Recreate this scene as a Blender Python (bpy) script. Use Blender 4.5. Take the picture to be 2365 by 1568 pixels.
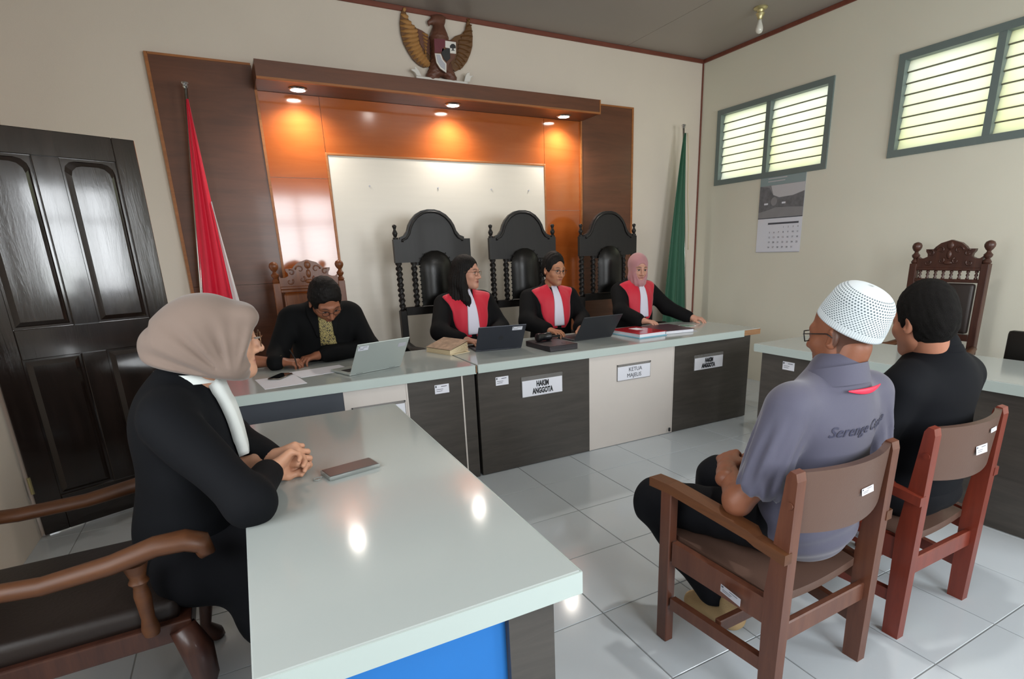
import bpy, bmesh, math, random
import numpy as np
from mathutils import Matrix, Vector, Euler

# ------------------------------------------------------------------ scene, camera, world, light
scn = bpy.context.scene
for o in list(bpy.data.objects):
    bpy.data.objects.remove(o)
COL = scn.collection
PI = math.pi
R = math.radians
random.seed(4)
RNG = np.random.default_rng(7)

FOCAL, PPX, PPY = 1269.915, 1246.459, 941.443          # in pixels of the 2365 x 1568 frame
cam_d = bpy.data.cameras.new('camera')
cam_d.sensor_fit = 'HORIZONTAL'
cam_d.sensor_width = 36.0
cam_d.lens = FOCAL * 36.0 / 2365.0
cam_d.shift_x = -(PPX - 1182.5) / 2365.0
cam_d.shift_y = (PPY - 784.0) / 2365.0
cam_d.clip_start = 0.05
cam = bpy.data.objects.new('camera', cam_d)
COL.objects.link(cam)
cam.location = (-3.28773, -3.40917, 1.37656)
cam.rotation_euler = (1.2944127, 0.0295454, -0.5022156)
scn.camera = cam

scn.view_settings.view_transform = 'Standard'
scn.view_settings.look = 'None'
scn.view_settings.gamma = 1.0
scn.view_settings.use_curve_mapping = False
scn.view_settings.exposure = 0.18
scn.cycles.use_denoising = True
scn.cycles.max_bounces = 7
scn.cycles.diffuse_bounces = 4
scn.cycles.glossy_bounces = 4
scn.cycles.transmission_bounces = 4
scn.cycles.sample_clamp_indirect = 6.0
scn.cycles.caustics_reflective = False
scn.cycles.caustics_refractive = False

world = bpy.data.worlds.new('world')
scn.world = world
world.use_nodes = True
wn = world.node_tree
wn.nodes['Background'].inputs[0].default_value = (0.93, 0.97, 1.0, 1)
wn.nodes['Background'].inputs[1].default_value = 2.0

# daylight that falls in through the window openings of the rear and the left wall
def area(name, loc, rot, sx, sy, power, color=(1, 1, 1), spread=180):
    d = bpy.data.lights.new(name, 'AREA')
    d.shape = 'RECTANGLE'; d.size = sx; d.size_y = sy
    d.energy = power; d.color = color; d.spread = R(spread)
    o = bpy.data.objects.new(name, d)
    o.location = loc; o.rotation_euler = rot
    COL.objects.link(o)
    return o
YB, XR, HC, XL, YF = 1.468, 1.416, 3.256, -4.38, -4.80     # back wall, right wall, ceiling, left wall, rear wall
area('rear_window_daylight', (-0.6, YF - .30, 1.75), (R(90), 0, 0), 4.2, 1.6, 260, (.93, .97, 1.0))
area('left_window_daylight', (XL - .30, -2.9, 1.75), (R(90), 0, R(-90)), 2.2, 1.6, 55, (.95, .98, 1.0))

# ------------------------------------------------------------------ helpers: colours and materials
def lin(c):
    if isinstance(c, str):
        c = c.lstrip('#'); c = [int(c[i:i + 2], 16) / 255 for i in (0, 2, 4)]
    return tuple((x / 12.92 if x <= .04045 else ((x + .055) / 1.055) ** 2.4) for x in c)

MATS = {}
def mat(name, col, rough=.5, metal=0, spec=.5, coat=0, var=0.0, vscale=8.0, bump=0.0, bscale=60.0,
        stretch=(1, 1, 1), sheen=0, trans=0, emit=None, estr=0, alpha=1, attr=None, coords='Object', objrand=0):
    m = bpy.data.materials.new(name); MATS[name] = m
    m.use_nodes = True
    nt = m.node_tree; b = nt.nodes['Principled BSDF']
    c = lin(col) + (1,)
    b.inputs['Base Color'].default_value = c
    b.inputs['Roughness'].default_value = rough
    b.inputs['Metallic'].default_value = metal
    b.inputs['Specular IOR Level'].default_value = spec
    b.inputs['Coat Weight'].default_value = coat
    b.inputs['Coat Roughness'].default_value = .08
    b.inputs['Sheen Weight'].default_value = sheen
    b.inputs['Transmission Weight'].default_value = trans
    b.inputs['Alpha'].default_value = alpha
    if emit:
        b.inputs['Emission Color'].default_value = lin(emit) + (1,)
        b.inputs['Emission Strength'].default_value = estr
    tc = nt.nodes.new('ShaderNodeTexCoord'); mp = nt.nodes.new('ShaderNodeMapping')
    mp.inputs['Scale'].default_value = stretch
    nt.links.new(tc.outputs[coords], mp.inputs[0])
    src = None
    if attr:
        a = nt.nodes.new('ShaderNodeAttribute'); a.attribute_name = attr
        src = a.outputs['Color']
    if var:
        n = nt.nodes.new('ShaderNodeTexNoise'); n.inputs['Scale'].default_value = vscale
        n.inputs['Detail'].default_value = 5
        nt.links.new(mp.outputs[0], n.inputs['Vector'])
        hv = nt.nodes.new('ShaderNodeHueSaturation')
        mr = nt.nodes.new('ShaderNodeMapRange')
        mr.inputs[1].default_value = .3; mr.inputs[2].default_value = .7
        mr.inputs[3].default_value = 1 - var; mr.inputs[4].default_value = 1 + var
        nt.links.new(n.outputs[0], mr.inputs[0]); nt.links.new(mr.outputs[0], hv.inputs['Value'])
        if src: nt.links.new(src, hv.inputs['Color'])
        else: hv.inputs['Color'].default_value = c
        src = hv.outputs[0]
    if objrand:
        oi = nt.nodes.new('ShaderNodeObjectInfo'); hv = nt.nodes.new('ShaderNodeHueSaturation')
        mr = nt.nodes.new('ShaderNodeMapRange')
        mr.inputs[3].default_value = 1 - objrand; mr.inputs[4].default_value = 1 + objrand
        nt.links.new(oi.outputs['Random'], mr.inputs[0]); nt.links.new(mr.outputs[0], hv.inputs['Value'])
        if src: nt.links.new(src, hv.inputs['Color'])
        else: hv.inputs['Color'].default_value = c
        src = hv.outputs[0]
    if src: nt.links.new(src, b.inputs['Base Color'])
    if bump:
        n2 = nt.nodes.new('ShaderNodeTexNoise'); n2.inputs['Scale'].default_value = bscale
        n2.inputs['Detail'].default_value = 3
        nt.links.new(mp.outputs[0], n2.inputs['Vector'])
        bp = nt.nodes.new('ShaderNodeBump'); bp.inputs['Strength'].default_value = bump
        bp.inputs['Distance'].default_value = .01
        nt.links.new(n2.outputs[0], bp.inputs['Height']); nt.links.new(bp.outputs[0], b.inputs['Normal'])
    return m

def wood(name, c1, c2, rough=.4, coat=0, scale=3.0, axis='X', bump=.05, spec=.5):
    """streaky grain that runs along one object axis"""
    m = mat(name, c1, rough, coat=coat, spec=spec)
    nt = m.node_tree; b = nt.nodes['Principled BSDF']
    tc = nt.nodes.new('ShaderNodeTexCoord'); mp = nt.nodes.new('ShaderNodeMapping')
    s = {'X': (.12, 1, 1), 'Y': (1, .12, 1), 'Z': (1, 1, .12)}[axis]
    mp.inputs['Scale'].default_value = [v * scale * 8 for v in s]
    n = nt.nodes.new('ShaderNodeTexNoise'); n.inputs['Scale'].default_value = 1; n.inputs['Detail'].default_value = 7
    n.inputs['Roughness'].default_value = .65; n.inputs['Distortion'].default_value = .6
    cr = nt.nodes.new('ShaderNodeValToRGB')
    cr.color_ramp.elements[0].position = .32; cr.color_ramp.elements[0].color = lin(c1) + (1,)
    cr.color_ramp.elements[1].position = .68; cr.color_ramp.elements[1].color = lin(c2) + (1,)
    nt.links.new(tc.outputs['Object'], mp.inputs[0]); nt.links.new(mp.outputs[0], n.inputs['Vector'])
    nt.links.new(n.outputs[0], cr.inputs[0]); nt.links.new(cr.outputs[0], b.inputs['Base Color'])
    if bump:
        bp = nt.nodes.new('ShaderNodeBump'); bp.inputs['Strength'].default_value = bump; bp.inputs['Distance'].default_value = .004
        nt.links.new(n.outputs[0], bp.inputs['Height']); nt.links.new(bp.outputs[0], b.inputs['Normal'])
    return m

# ------------------------------------------------------------------ helpers: meshes and objects
def rotm(rx=0, ry=0, rz=0):
    return Euler((rx, ry, rz), 'XYZ').to_matrix().to_4x4()

class MB:
    """collects shapes into one mesh"""
    def __init__(s): s.v = []; s.f = []; s.mi = []; s.cur = 0; s.M = Matrix()
    def add(s, vs, fs, M=None):
        T = s.M @ M if M is not None else s.M
        b = len(s.v)
        s.v += [tuple(T @ Vector(p)) for p in vs]
        for f in fs:
            s.f.append(tuple(b + i for i in f)); s.mi.append(s.cur)
        return s
    def box(s, c, size, rot=None, bev=0.0):
        x, y, z = [v / 2 for v in size]
        M = Matrix.Translation(c) @ (rotm(*rot) if rot else Matrix())
        if bev <= 0:
            vs = [(a * x, b_ * y, d * z) for a in (-1, 1) for b_ in (-1, 1) for d in (-1, 1)]
            fs = [(0, 1, 3, 2), (4, 6, 7, 5), (0, 4, 5, 1), (2, 3, 7, 6), (0, 2, 6, 4), (1, 5, 7, 3)]
            return s.add(vs, fs, M)
        t = min(bev, x * .9, y * .9, z * .9)
        bm = bmesh.new()
        bmesh.ops.create_cube(bm, size=1)
        for v in bm.verts: v.co = Vector((v.co.x * 2 * x, v.co.y * 2 * y, v.co.z * 2 * z))
        bmesh.ops.bevel(bm, geom=list(bm.edges), offset=t, segments=2 if bev > .004 else 1, affect='EDGES', profile=.6)
        bm.verts.index_update()
        vs = [tuple(v.co) for v in bm.verts]; fs = [[v.index for v in f.verts] for f in bm.faces]
        bm.free()
        return s.add(vs, fs, M)
    def box2(s, lo, hi, bev=0.0):
        return s.box([(a + b) / 2 for a, b in zip(lo, hi)], [abs(b - a) for a, b in zip(lo, hi)], bev=bev)
    def tube(s, pts, rad, n=10, flat=None, cap=True):
        """round tube along points; rad a number or a list; flat = (scale1, scale2) of the section"""
        pts = [Vector(p) for p in pts]
        if not hasattr(rad, '__len__'): rad = [rad] * len(pts)
        vs = []; fs = []
        up = Vector((0, 0, 1))
        prev = None
        for i, p in enumerate(pts):
            d = (pts[min(i + 1, len(pts) - 1)] - pts[max(i - 1, 0)]).normalized()
            if prev is None:
                a = up if abs(d.z) < .9 else Vector((1, 0, 0))
                u = d.cross(a).normalized()
            else:
                u = (prev - d * prev.dot(d)).normalized()
            prev = u
            w = d.cross(u).normalized()
            fa, fb = flat if flat else (1, 1)
            for k in range(n):
                t = 2 * PI * k / n
                vs.append(tuple(p + u * math.cos(t) * rad[i] * fa + w * math.sin(t) * rad[i] * fb))
        for i in range(len(pts) - 1):
            for k in range(n):
                k2 = (k + 1) % n
                fs.append((i * n + k, i * n + k2, (i + 1) * n + k2, (i + 1) * n + k))
        if cap:
            fs.append(tuple(range(n - 1, -1, -1))); b = (len(pts) - 1) * n
            fs.append(tuple(b + k for k in range(n)))
        return s.add(vs, fs)
    def lathe(s, prof, o=(0, 0, 0), n=14, M=None):
        """profile [(r, z)] turned about z"""
        vs = []; fs = []
        for r, z in prof:
            for k in range(n):
                t = 2 * PI * k / n
                vs.append((o[0] + r * math.cos(t), o[1] + r * math.sin(t), o[2] + z))
        for i in range(len(prof) - 1):
            for k in range(n):
                k2 = (k + 1) % n
                fs.append((i * n + k, i * n + k2, (i + 1) * n + k2, (i + 1) * n + k))
        fs.append(tuple(range(n - 1, -1, -1))); b = (len(prof) - 1) * n
        fs.append(tuple(b + k for k in range(n)))
        return s.add(vs, fs, M)
    def prism(s, poly, t, M=None):
        """polygon in x-z plane extruded along y from 0 to t"""
        n = len(poly)
        vs = [(x, 0, z) for x, z in poly] + [(x, t, z) for x, z in poly]
        fs = [tuple(range(n)), tuple(range(2 * n - 1, n - 1, -1))]
        fs += [(i, n + i, n + (i + 1) % n, (i + 1) % n) for i in range(n)]
        return s.add(vs, fs, M)
    def ell(s, c, r, n=12, m=8, rot=None):
        M = Matrix.Translation(c) @ (rotm(*rot) if rot else Matrix())
        vs = [(0, 0, -r[2])]; fs = []
        for i in range(1, m):
            a = -PI / 2 + PI * i / m
            for k in range(n):
                t = 2 * PI * k / n
                vs.append((r[0] * math.cos(a) * math.cos(t), r[1] * math.cos(a) * math.sin(t), r[2] * math.sin(a)))
        vs.append((0, 0, r[2])); L = len(vs) - 1
        for k in range(n):
            fs.append((0, 1 + (k + 1) % n, 1 + k)); fs.append((L, L - n + k, L - n + (k + 1) % n))
        for i in range(m - 2):
            for k in range(n):
                a = 1 + i * n + k; b = 1 + i * n + (k + 1) % n
                fs.append((a, b, b + n, a + n))
        return s.add(vs, fs, M)
    def grid(s, fn, nu, nv, closed_u=False):
        vs = [fn(i / (nu if closed_u else nu - 1), j / (nv - 1)) for j in range(nv) for i in range(nu)]
        fs = []
        for j in range(nv - 1):
            for i in range(nu if closed_u else nu - 1):
                i2 = (i + 1) % nu
                fs.append((j * nu + i, j * nu + i2, (j + 1) * nu + i2, (j + 1) * nu + i))
        return s.add(vs, fs)
    def mesh(s, name, mats, smooth=None):
        me = bpy.data.meshes.new(name)
        me.from_pydata(s.v, [], s.f)
        if not isinstance(mats, (list, tuple)): mats = [mats]
        for m in mats: me.materials.append(MATS[m] if isinstance(m, str) else m)
        if len(mats) > 1: me.polygons.foreach_set('material_index', s.mi)
        bm = bmesh.new(); bm.from_mesh(me); bmesh.ops.recalc_face_normals(bm, faces=bm.faces); bm.to_mesh(me); bm.free()
        if smooth: me.shade_smooth() if smooth is True else smooth_by_angle(me, smooth)
        me.update()
        return me
    def build(s, name, mats, parent=None, smooth=None, **tags):
        return link(name, s.mesh(name, mats, smooth), parent, **tags)

def smooth_by_angle(me, deg):
    me.shade_smooth()
    bm = bmesh.new(); bm.from_mesh(me)
    c = R(deg)
    for e in bm.edges:
        if len(e.link_faces) == 2 and e.calc_face_angle(0) > c: e.smooth = False
    bm.to_mesh(me); bm.free()

def link(name, me, parent=None, label=None, cat=None, group=None, kind=None):
    o = bpy.data.objects.new(name, me)
    COL.objects.link(o)
    if parent: o.parent = parent
    tag(o, label, cat, group, kind)
    return o
def tag(o, label=None, cat=None, group=None, kind=None):
    if label: o['label'] = label
    if cat: o['category'] = cat
    if group: o['group'] = group
    if kind: o['kind'] = kind
    return o
def thing(name, label, cat, loc=(0, 0, 0), rz=0, group=None, kind=None):
    o = bpy.data.objects.new(name, None)
    o.empty_display_size = .1
    COL.objects.link(o)
    o.location = loc; o.rotation_euler = (0, 0, rz)
    return tag(o, label, cat, group, kind)
KIDS = {}
def copy_tree(o, parent=None):
    c = o.copy(); COL.objects.link(c)
    if parent: c.parent = parent
    for ch in [x for x in bpy.data.objects if x.parent == o]:
        copy_tree(ch, c)
    return c
def text(name, body, size, m, parent, M, align='CENTER', bold=0.0, sx=1.0, ext=.0006, shear=0, label=None):
    cu = bpy.data.curves.new(name, 'FONT')
    cu.body = body; cu.size = size; cu.align_x = align; cu.align_y = 'CENTER'
    cu.offset = bold; cu.extrude = ext; cu.shear = shear; cu.resolution_u = 3
    t = bpy.data.objects.new(name + '_curve', cu); COL.objects.link(t)
    dg = bpy.context.evaluated_depsgraph_get(); dg.update()
    me = bpy.data.meshes.new_from_object(t.evaluated_get(dg))
    bpy.data.objects.remove(t)
    me.transform(M @ Matrix.Diagonal((sx, 1, 1, 1)))
    me.materials.clear(); me.materials.append(MATS[m])
    return link(name, me, parent, label=label)
FRONT = rotm(R(90), 0, 0)                     # text that faces -y
def arc(a, b, n, f):
    return [f(a + (b - a) * i / (n - 1)) for i in range(n)]

# ------------------------------------------------------------------ materials
mat('wall_paint', '#ddd1c3', .75, var=.025, vscale=1.5, bump=.10, bscale=220)
mat('wall_paint_right', '#dddaca', .75, var=.03, vscale=1.2, bump=.06, bscale=220)
mat('ceiling_paint', '#99918a', .45, var=.03, vscale=1.2)
mat('tile', '#c0c8ce', .12, spec=.5, var=.02, vscale=3, objrand=.025)
mat('grout', '#85898a', .8)
wood('trim_wood', '#6c382b', '#7d4636', .45, scale=3)
wood('walnut', '#583421', '#6b402a', .36, coat=.08, scale=2.2, axis='X', bump=.02)
wood('amber_panel', '#a1501f', '#ad5c29', .13, coat=.6, scale=1.4, axis='X', bump=.0)
wood('edge_band', '#93592c', '#a96a36', .45, scale=5)
mat('board_white', '#d9d2c6', .35, var=.015, vscale=2, stretch=(1, 1, 14))
mat('lamp_glow', '#ffffff', emit='#fff6ea', estr=28)
mat('chrome', '#d9dadc', .2, metal=1)
mat('lam_white', '#a9b0ae', .11, spec=.5, var=.012, vscale=3)
mat('lam_edge', '#b7c4c0', .35, var=.012, vscale=3)
mat('lam_pale', '#cfc8c2', .45, var=.02, vscale=4)
wood('lam_dark', '#3d3935', '#4c4742', .38, scale=3, axis='X', bump=.02)
wood('chipboard', '#8d6646', '#a67d58', .7, scale=8)
mat('slate_paint', '#3e434c', .5)
mat('blue_paint', '#1f74c4', .5, var=.02)
mat('paper_white', '#dfe1ea', .6)
mat('paper_grey', '#b9b9c2', .6)
mat('ink', '#202227', .6)
mat('ink_soft', '#4a4c55', .6)
mat('acrylic', '#8e8c8a', .15, alpha=.45)
wood('door_wood', '#1a1310', '#2a201c', .14, coat=.8, scale=2.5, axis='Z', bump=.25)
mat('brass', '#c8bd8e', .3, metal=.7)
mat('frame_paint', '#6d7a78', .45, var=.04, vscale=6)
mat('louvre_edge', '#6c6c58', .5)
wood('black_wood', '#110e0d', '#181412', .5, coat=.03, spec=.35, scale=3, axis='Z', bump=.04)
mat('black_leather', '#0f0e0d', .34, coat=.0, bump=.06, bscale=120)
wood('carved_brown', '#3a2019', '#4e2d21', .4, coat=.15, scale=4, axis='Z', bump=.05)
wood('carved_amber', '#5f3018', '#7d461f', .4, coat=.05, scale=4, axis='Z', bump=.05)
wood('arm_wood', '#4c2c19', '#643c20', .48, coat=.0, scale=3, axis='Y', bump=.06)
mat('brown_leather', '#241a16', .5, bump=.08, bscale=90)
wood('chair_wood', '#573124', '#69402e', .38, coat=.1, scale=3, axis='Z', bump=.05)
wood('chair_red', '#692a1d', '#7d3323', .36, coat=.15, scale=3, axis='Z', bump=.05)
mat('vinyl_brown', '#5d463c', .42, var=.03, vscale=5, bump=.05, bscale=160)
mat('flag_red', '#de0a35', .6, sheen=.2)
mat('flag_white', '#e4e1e2', .6, sheen=.2)
mat('flag_green', '#16543a', .6, sheen=.2)
mat('steel', '#b9b5ae', .22, metal=1)
mat('garuda_gold', '#6b4826', .5, var=.1, vscale=30)
mat('garuda_feather', '#b28450', .45, spec=.4, var=.1, vscale=30)
mat('garuda_brown', '#6a4334', .5, var=.08, vscale=20)
mat('garuda_red', '#6d2f38', .5)
mat('garuda_black', '#2c2c2c', .5)
mat('garuda_white', '#e7e3dc', .5)
mat('glass_bulb', '#dcdad0', .12, spec=.6)
mat('laptop_dark', '#3a3d46', .4, metal=.3)
mat('laptop_black', '#2b2c31', .45)
mat('laptop_silver', '#b5bdba', .35, metal=.25)
mat('screen_dark', '#0b0c10', .1)
mat('plastic_black', '#141417', .35)
mat('case_black', '#221d22', .4)
mat('phone_brown', '#3f3434', .3)
mat('clear_case', '#9aa09c', .15, alpha=.55)
mat('folder_red', '#b3202c', .18, coat=.4)
mat('folder_maroon', '#4a2c3a', .3)
mat('folder_blue', '#7fb6cb', .4)
mat('book_cream', '#d9c7a4', .6)
mat('book_cover', '#a08670', .5, var=.3, vscale=25)
mat('disc_green', '#87a596', .3)
mat('rubber', '#1a1a1a', .7)
# ------------------------------------------------------------------ the room
TX, TY, TS = -1.8067, -0.2753, 0.4
floor = MB().box2((XL - .2, YF - .2, -.12), (XR + .2, YB + .2, -.0025)).build('floor', 'grout', kind='structure')
tile_meshes = {}
g = .0022
ix0, ix1 = math.floor((XL - TX) / TS), math.ceil((XR - TX) / TS)
iy0, iy1 = math.floor((YF - TY) / TS), math.ceil((YB - TY) / TS)
for i in range(ix0, ix1):
    for j in range(iy0, iy1):
        x0, x1 = max(TX + i * TS + g, XL), min(TX + (i + 1) * TS - g, XR)
        y0, y1 = max(TY + j * TS + g, YF), min(TY + (j + 1) * TS - g, YB)
        if x1 - x0 < .02 or y1 - y0 < .02: continue
        key = (round(x1 - x0, 4), round(y1 - y0, 4))
        if key not in tile_meshes:
            w, d = key; e = .0015
            vs = [(0, 0, -.01), (w, 0, -.01), (w, d, -.01), (0, d, -.01), (0, 0, -e), (w, 0, -e), (w, d, -e), (0, d, -e),
                  (e, e, 0), (w - e, e, 0), (w - e, d - e, 0), (e, d - e, 0)]
            fs = [(8, 9, 10, 11)] + [(a + k, a + (k + 1) % 4, a + 4 + (k + 1) % 4, a + 4 + k) for a in (0, 4) for k in range(4)]
            tile_meshes[key] = MB().add(vs, fs).mesh('floor_tile', 'tile')
        t = link('floor_tile', tile_meshes[key], floor)
        t.location = (x0, y0, 0)

def wall_holes(name, axis, at, thick, a0, a1, z0, z1, holes, m, **kw):
    """flat wall with rectangular openings; axis 'x' means the wall plane is x = at"""
    b = MB()
    As = sorted({a0, a1} | {h[0] for h in holes} | {h[1] for h in holes})
    Zs = sorted({z0, z1} | {h[2] for h in holes} | {h[3] for h in holes})
    for p, q in zip(As, As[1:]):
        for r_, s_ in zip(Zs, Zs[1:]):
            ca, cz = (p + q) / 2, (r_ + s_) / 2
            if any(h[0] < ca < h[1] and h[2] < cz < h[3] for h in holes): continue
            if axis == 'x': b.box2((at, p, r_), (at + thick, q, s_))
            else: b.box2((p, at, r_), (q, at + thick, s_))
    return b.build(name, m, kind='structure', **kw)
WT = .16
wall_holes('wall_back', 'y', YB, WT, XL - WT, XR + WT, -.1, HC + .1, [], 'wall_paint')
W1 = (-.077, 1.217, 1.998, 2.723); W2 = (-1.895, -.601, 2.004, 2.727); W3 = (-4.2, -2.5, 1.0, 2.4)
wall_holes('wall_right', 'x', XR, WT, YF, YB, -.1, HC + .1, [W1, W2], 'wall_paint_right')
DOORWAY = (.30, 1.02, -.1, 2.05)
LW = (-4.0, -1.8, .95, 2.5)
wall_holes('wall_left', 'x', XL - WT, WT, YF, YB, -.1, HC + .1, [DOORWAY, LW], 'wall_paint')
RW = [(-2.75, -1.35, .95, 2.5), (-.35, 1.05, .95, 2.5)]
wall_holes('wall_rear', 'y', YF - WT, WT, XL - WT, XR + WT, -.1, HC + .1, RW, 'wall_paint')
# ceiling boards with open joints
ceil = MB().box2((XL - .2, YF - .2, HC + .012), (XR + .2, YB + .2, HC + .12)).build('ceiling', 'grout', kind='structure')
xs = [XR + .05, .404, .404 - 2.4, XL - .05]
ys = [YB + .05, -1.2, -3.6, YF - .05]
for a, b_ in zip(xs, xs[1:]):
    for c, d in zip(ys, ys[1:]):
        MB().box2((b_ + .002, d + .002, HC), (a - .002, c - .002, HC + .014)).build('ceiling_board', 'ceiling_paint', ceil)
# trims: ceiling edges and the corner strip
MB().box2((XL, YB - .016, HC - .036), (XR, YB, HC), .003).build('trim_1', 'trim_wood', kind='structure')
MB().box2((XR - .016, YF, HC - .036), (XR, YB - .016, HC), .003).build('trim_2', 'trim_wood', kind='structure')
MB().box2((XR - .014, YB - .014, 0), (XR, YB, HC - .036), .002).build('trim_3', 'trim_wood', kind='structure')
MB().box2((XL, YF, HC - .045), (XL + .016, YB - .016, HC), .003).build('trim_4', 'trim_wood', kind='structure')
# outside ground that the windows look over
mat('lawn', '#b9bda6', .9, var=.2, vscale=2)
MB().box2((-30, -34, -.5), (30, 34, -.35)).build('ground_outside', 'lawn', kind='structure')
mat('hedge', '#6d8a35', .9, var=.4, vscale=3)
def hedge(lo, hi, label):
    b = MB(); rr = random.Random(len(label))
    n = int(max(hi[0] - lo[0], hi[1] - lo[1]) / .35)
    for k in range(n):
        for zz in range(4):
            p = [lo[i] + (hi[i] - lo[i]) * ((k + .5) / n if (hi[i] - lo[i]) > 1.5 else rr.random()) for i in range(2)]
            b.ell((p[0], p[1], lo[2] + (hi[2] - lo[2]) * (zz + .4) / 4), (.35 + .1 * rr.random(), .35, .34 + .1 * rr.random()), 9, 6)
    b.build('hedge', 'hedge', smooth=True, label=label, cat='hedge')
hedge((-5, -10.2, -.35), (4, -9.4, 1.3), 'low green hedge beyond the windows behind the viewer')

# ---- windows
def glass_mat():
    m = bpy.data.materials.new('louvre_glass'); MATS['louvre_glass'] = m
    m.use_nodes = True; nt = m.node_tree; nt.nodes.clear()
    o = nt.nodes.new('ShaderNodeOutputMaterial'); mx = nt.nodes.new('ShaderNodeMixShader')
    tr = nt.nodes.new('ShaderNodeBsdfTranslucent'); gl = nt.nodes.new('ShaderNodeBsdfGlossy')
    gl.inputs['Roughness'].default_value = .25
    tc = nt.nodes.new('ShaderNodeTexCoord'); n = nt.nodes.new('ShaderNodeTexNoise'); n.inputs['Scale'].default_value = 1.3
    cr = nt.nodes.new('ShaderNodeValToRGB')
    cr.color_ramp.elements[0].position = .35; cr.color_ramp.elements[0].color = (1.0, 1.0, .76, 1)
    cr.color_ramp.elements[1].position = .65; cr.color_ramp.elements[1].color = (1.0, 1.0, .95, 1)
    nt.links.new(tc.outputs['Object'], n.inputs['Vector']); nt.links.new(n.outputs[0], cr.inputs[0])
    nt.links.new(cr.outputs[0], tr.inputs[0])
    mx.inputs[0].default_value = .06
    nt.links.new(tr.outputs[0], mx.inputs[1]); nt.links.new(gl.outputs[0], mx.inputs[2]); nt.links.new(mx.outputs[0], o.inputs[0])
glass_mat()
def louvre_window(n, hole, mull):
    y0, y1, z0, z1 = hole
    fw = .050
    win = thing('window_%d' % n, None, None, (XR + .03, 0, 0), kind='structure')
    b = MB()
    b.box2((-.045, y0, z0), (.07, y1, z0 + fw)); b.box2((-.045, y0, z1 - fw), (.07, y1, z1))
    b.box2((-.045, y0, z0 + fw), (.07, y0 + fw, z1 - fw)); b.box2((-.045, y1 - fw, z0 + fw), (.07, y1, z1 - fw))
    b.build('window_frame', 'frame_paint', win)
    MB().box2((-.040, mull - .024, z0 + fw), (.065, mull + .024, z1 - fw)).build('mullion', 'frame_paint', win)
    H = (z1 - z0 - 2 * fw); nS = 8; h = H / nS
    for (a, c) in ((y0 + fw, mull - .024), (mull + .024, y1 - fw)):
        for k in range(nS):
            zc = z0 + fw + h * (k + .5)
            s = MB(); s.M = Matrix.Translation((.012, (a + c) / 2, zc)) @ rotm(0, R(14), 0)
            s.box2((-.003, -(c - a) / 2, -h * .5), (.003, (c - a) / 2, h * .52))
            s.cur = 1
            s.box2((-.005, -(c - a) / 2, -h * .5 - .007), (.005, (c - a) / 2, -h * .5))
            s.build('louvre', ['louvre_glass', 'louvre_edge'], win)
louvre_window(1, W1, .582)
louvre_window(2, W2, -1.262)
# plain casement windows behind the viewer and on the left (they light the room and show in the gloss)
def casement(n, axis, at, a0, a1, z0, z1, nb):
    win = thing('window_%d' % n, None, None, (0, 0, 0), kind='structure')
    b = MB()
    def bx(p, q, r_, s_):
        if axis == 'y': b.box2((p, at - .06, r_), (q, at + .02, s_))
        else: b.box2((at - .06, p, r_), (at + .02, q, s_))
    f = .06
    bx(a0, a1, z0, z0 + f); bx(a0, a1, z1 - f, z1); bx(a0, a0 + f, z0 + f, z1 - f); bx(a1 - f, a1, z0 + f, z1 - f)
    for k in range(1, nb):
        c = a0 + (a1 - a0) * k / nb; bx(c - .03, c + .03, z0 + f, z1 - f)
    zt = z0 + (z1 - z0) * .68
    bx(a0 + f, a1 - f, zt - .025, zt + .025)
    b.build('window_frame', 'frame_paint', win)
casement(3, 'y', YF - .05, *RW[0], 2); casement(4, 'y', YF - .05, *RW[1], 2); casement(5, 'x', XL - .05, *LW, 3)

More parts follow.
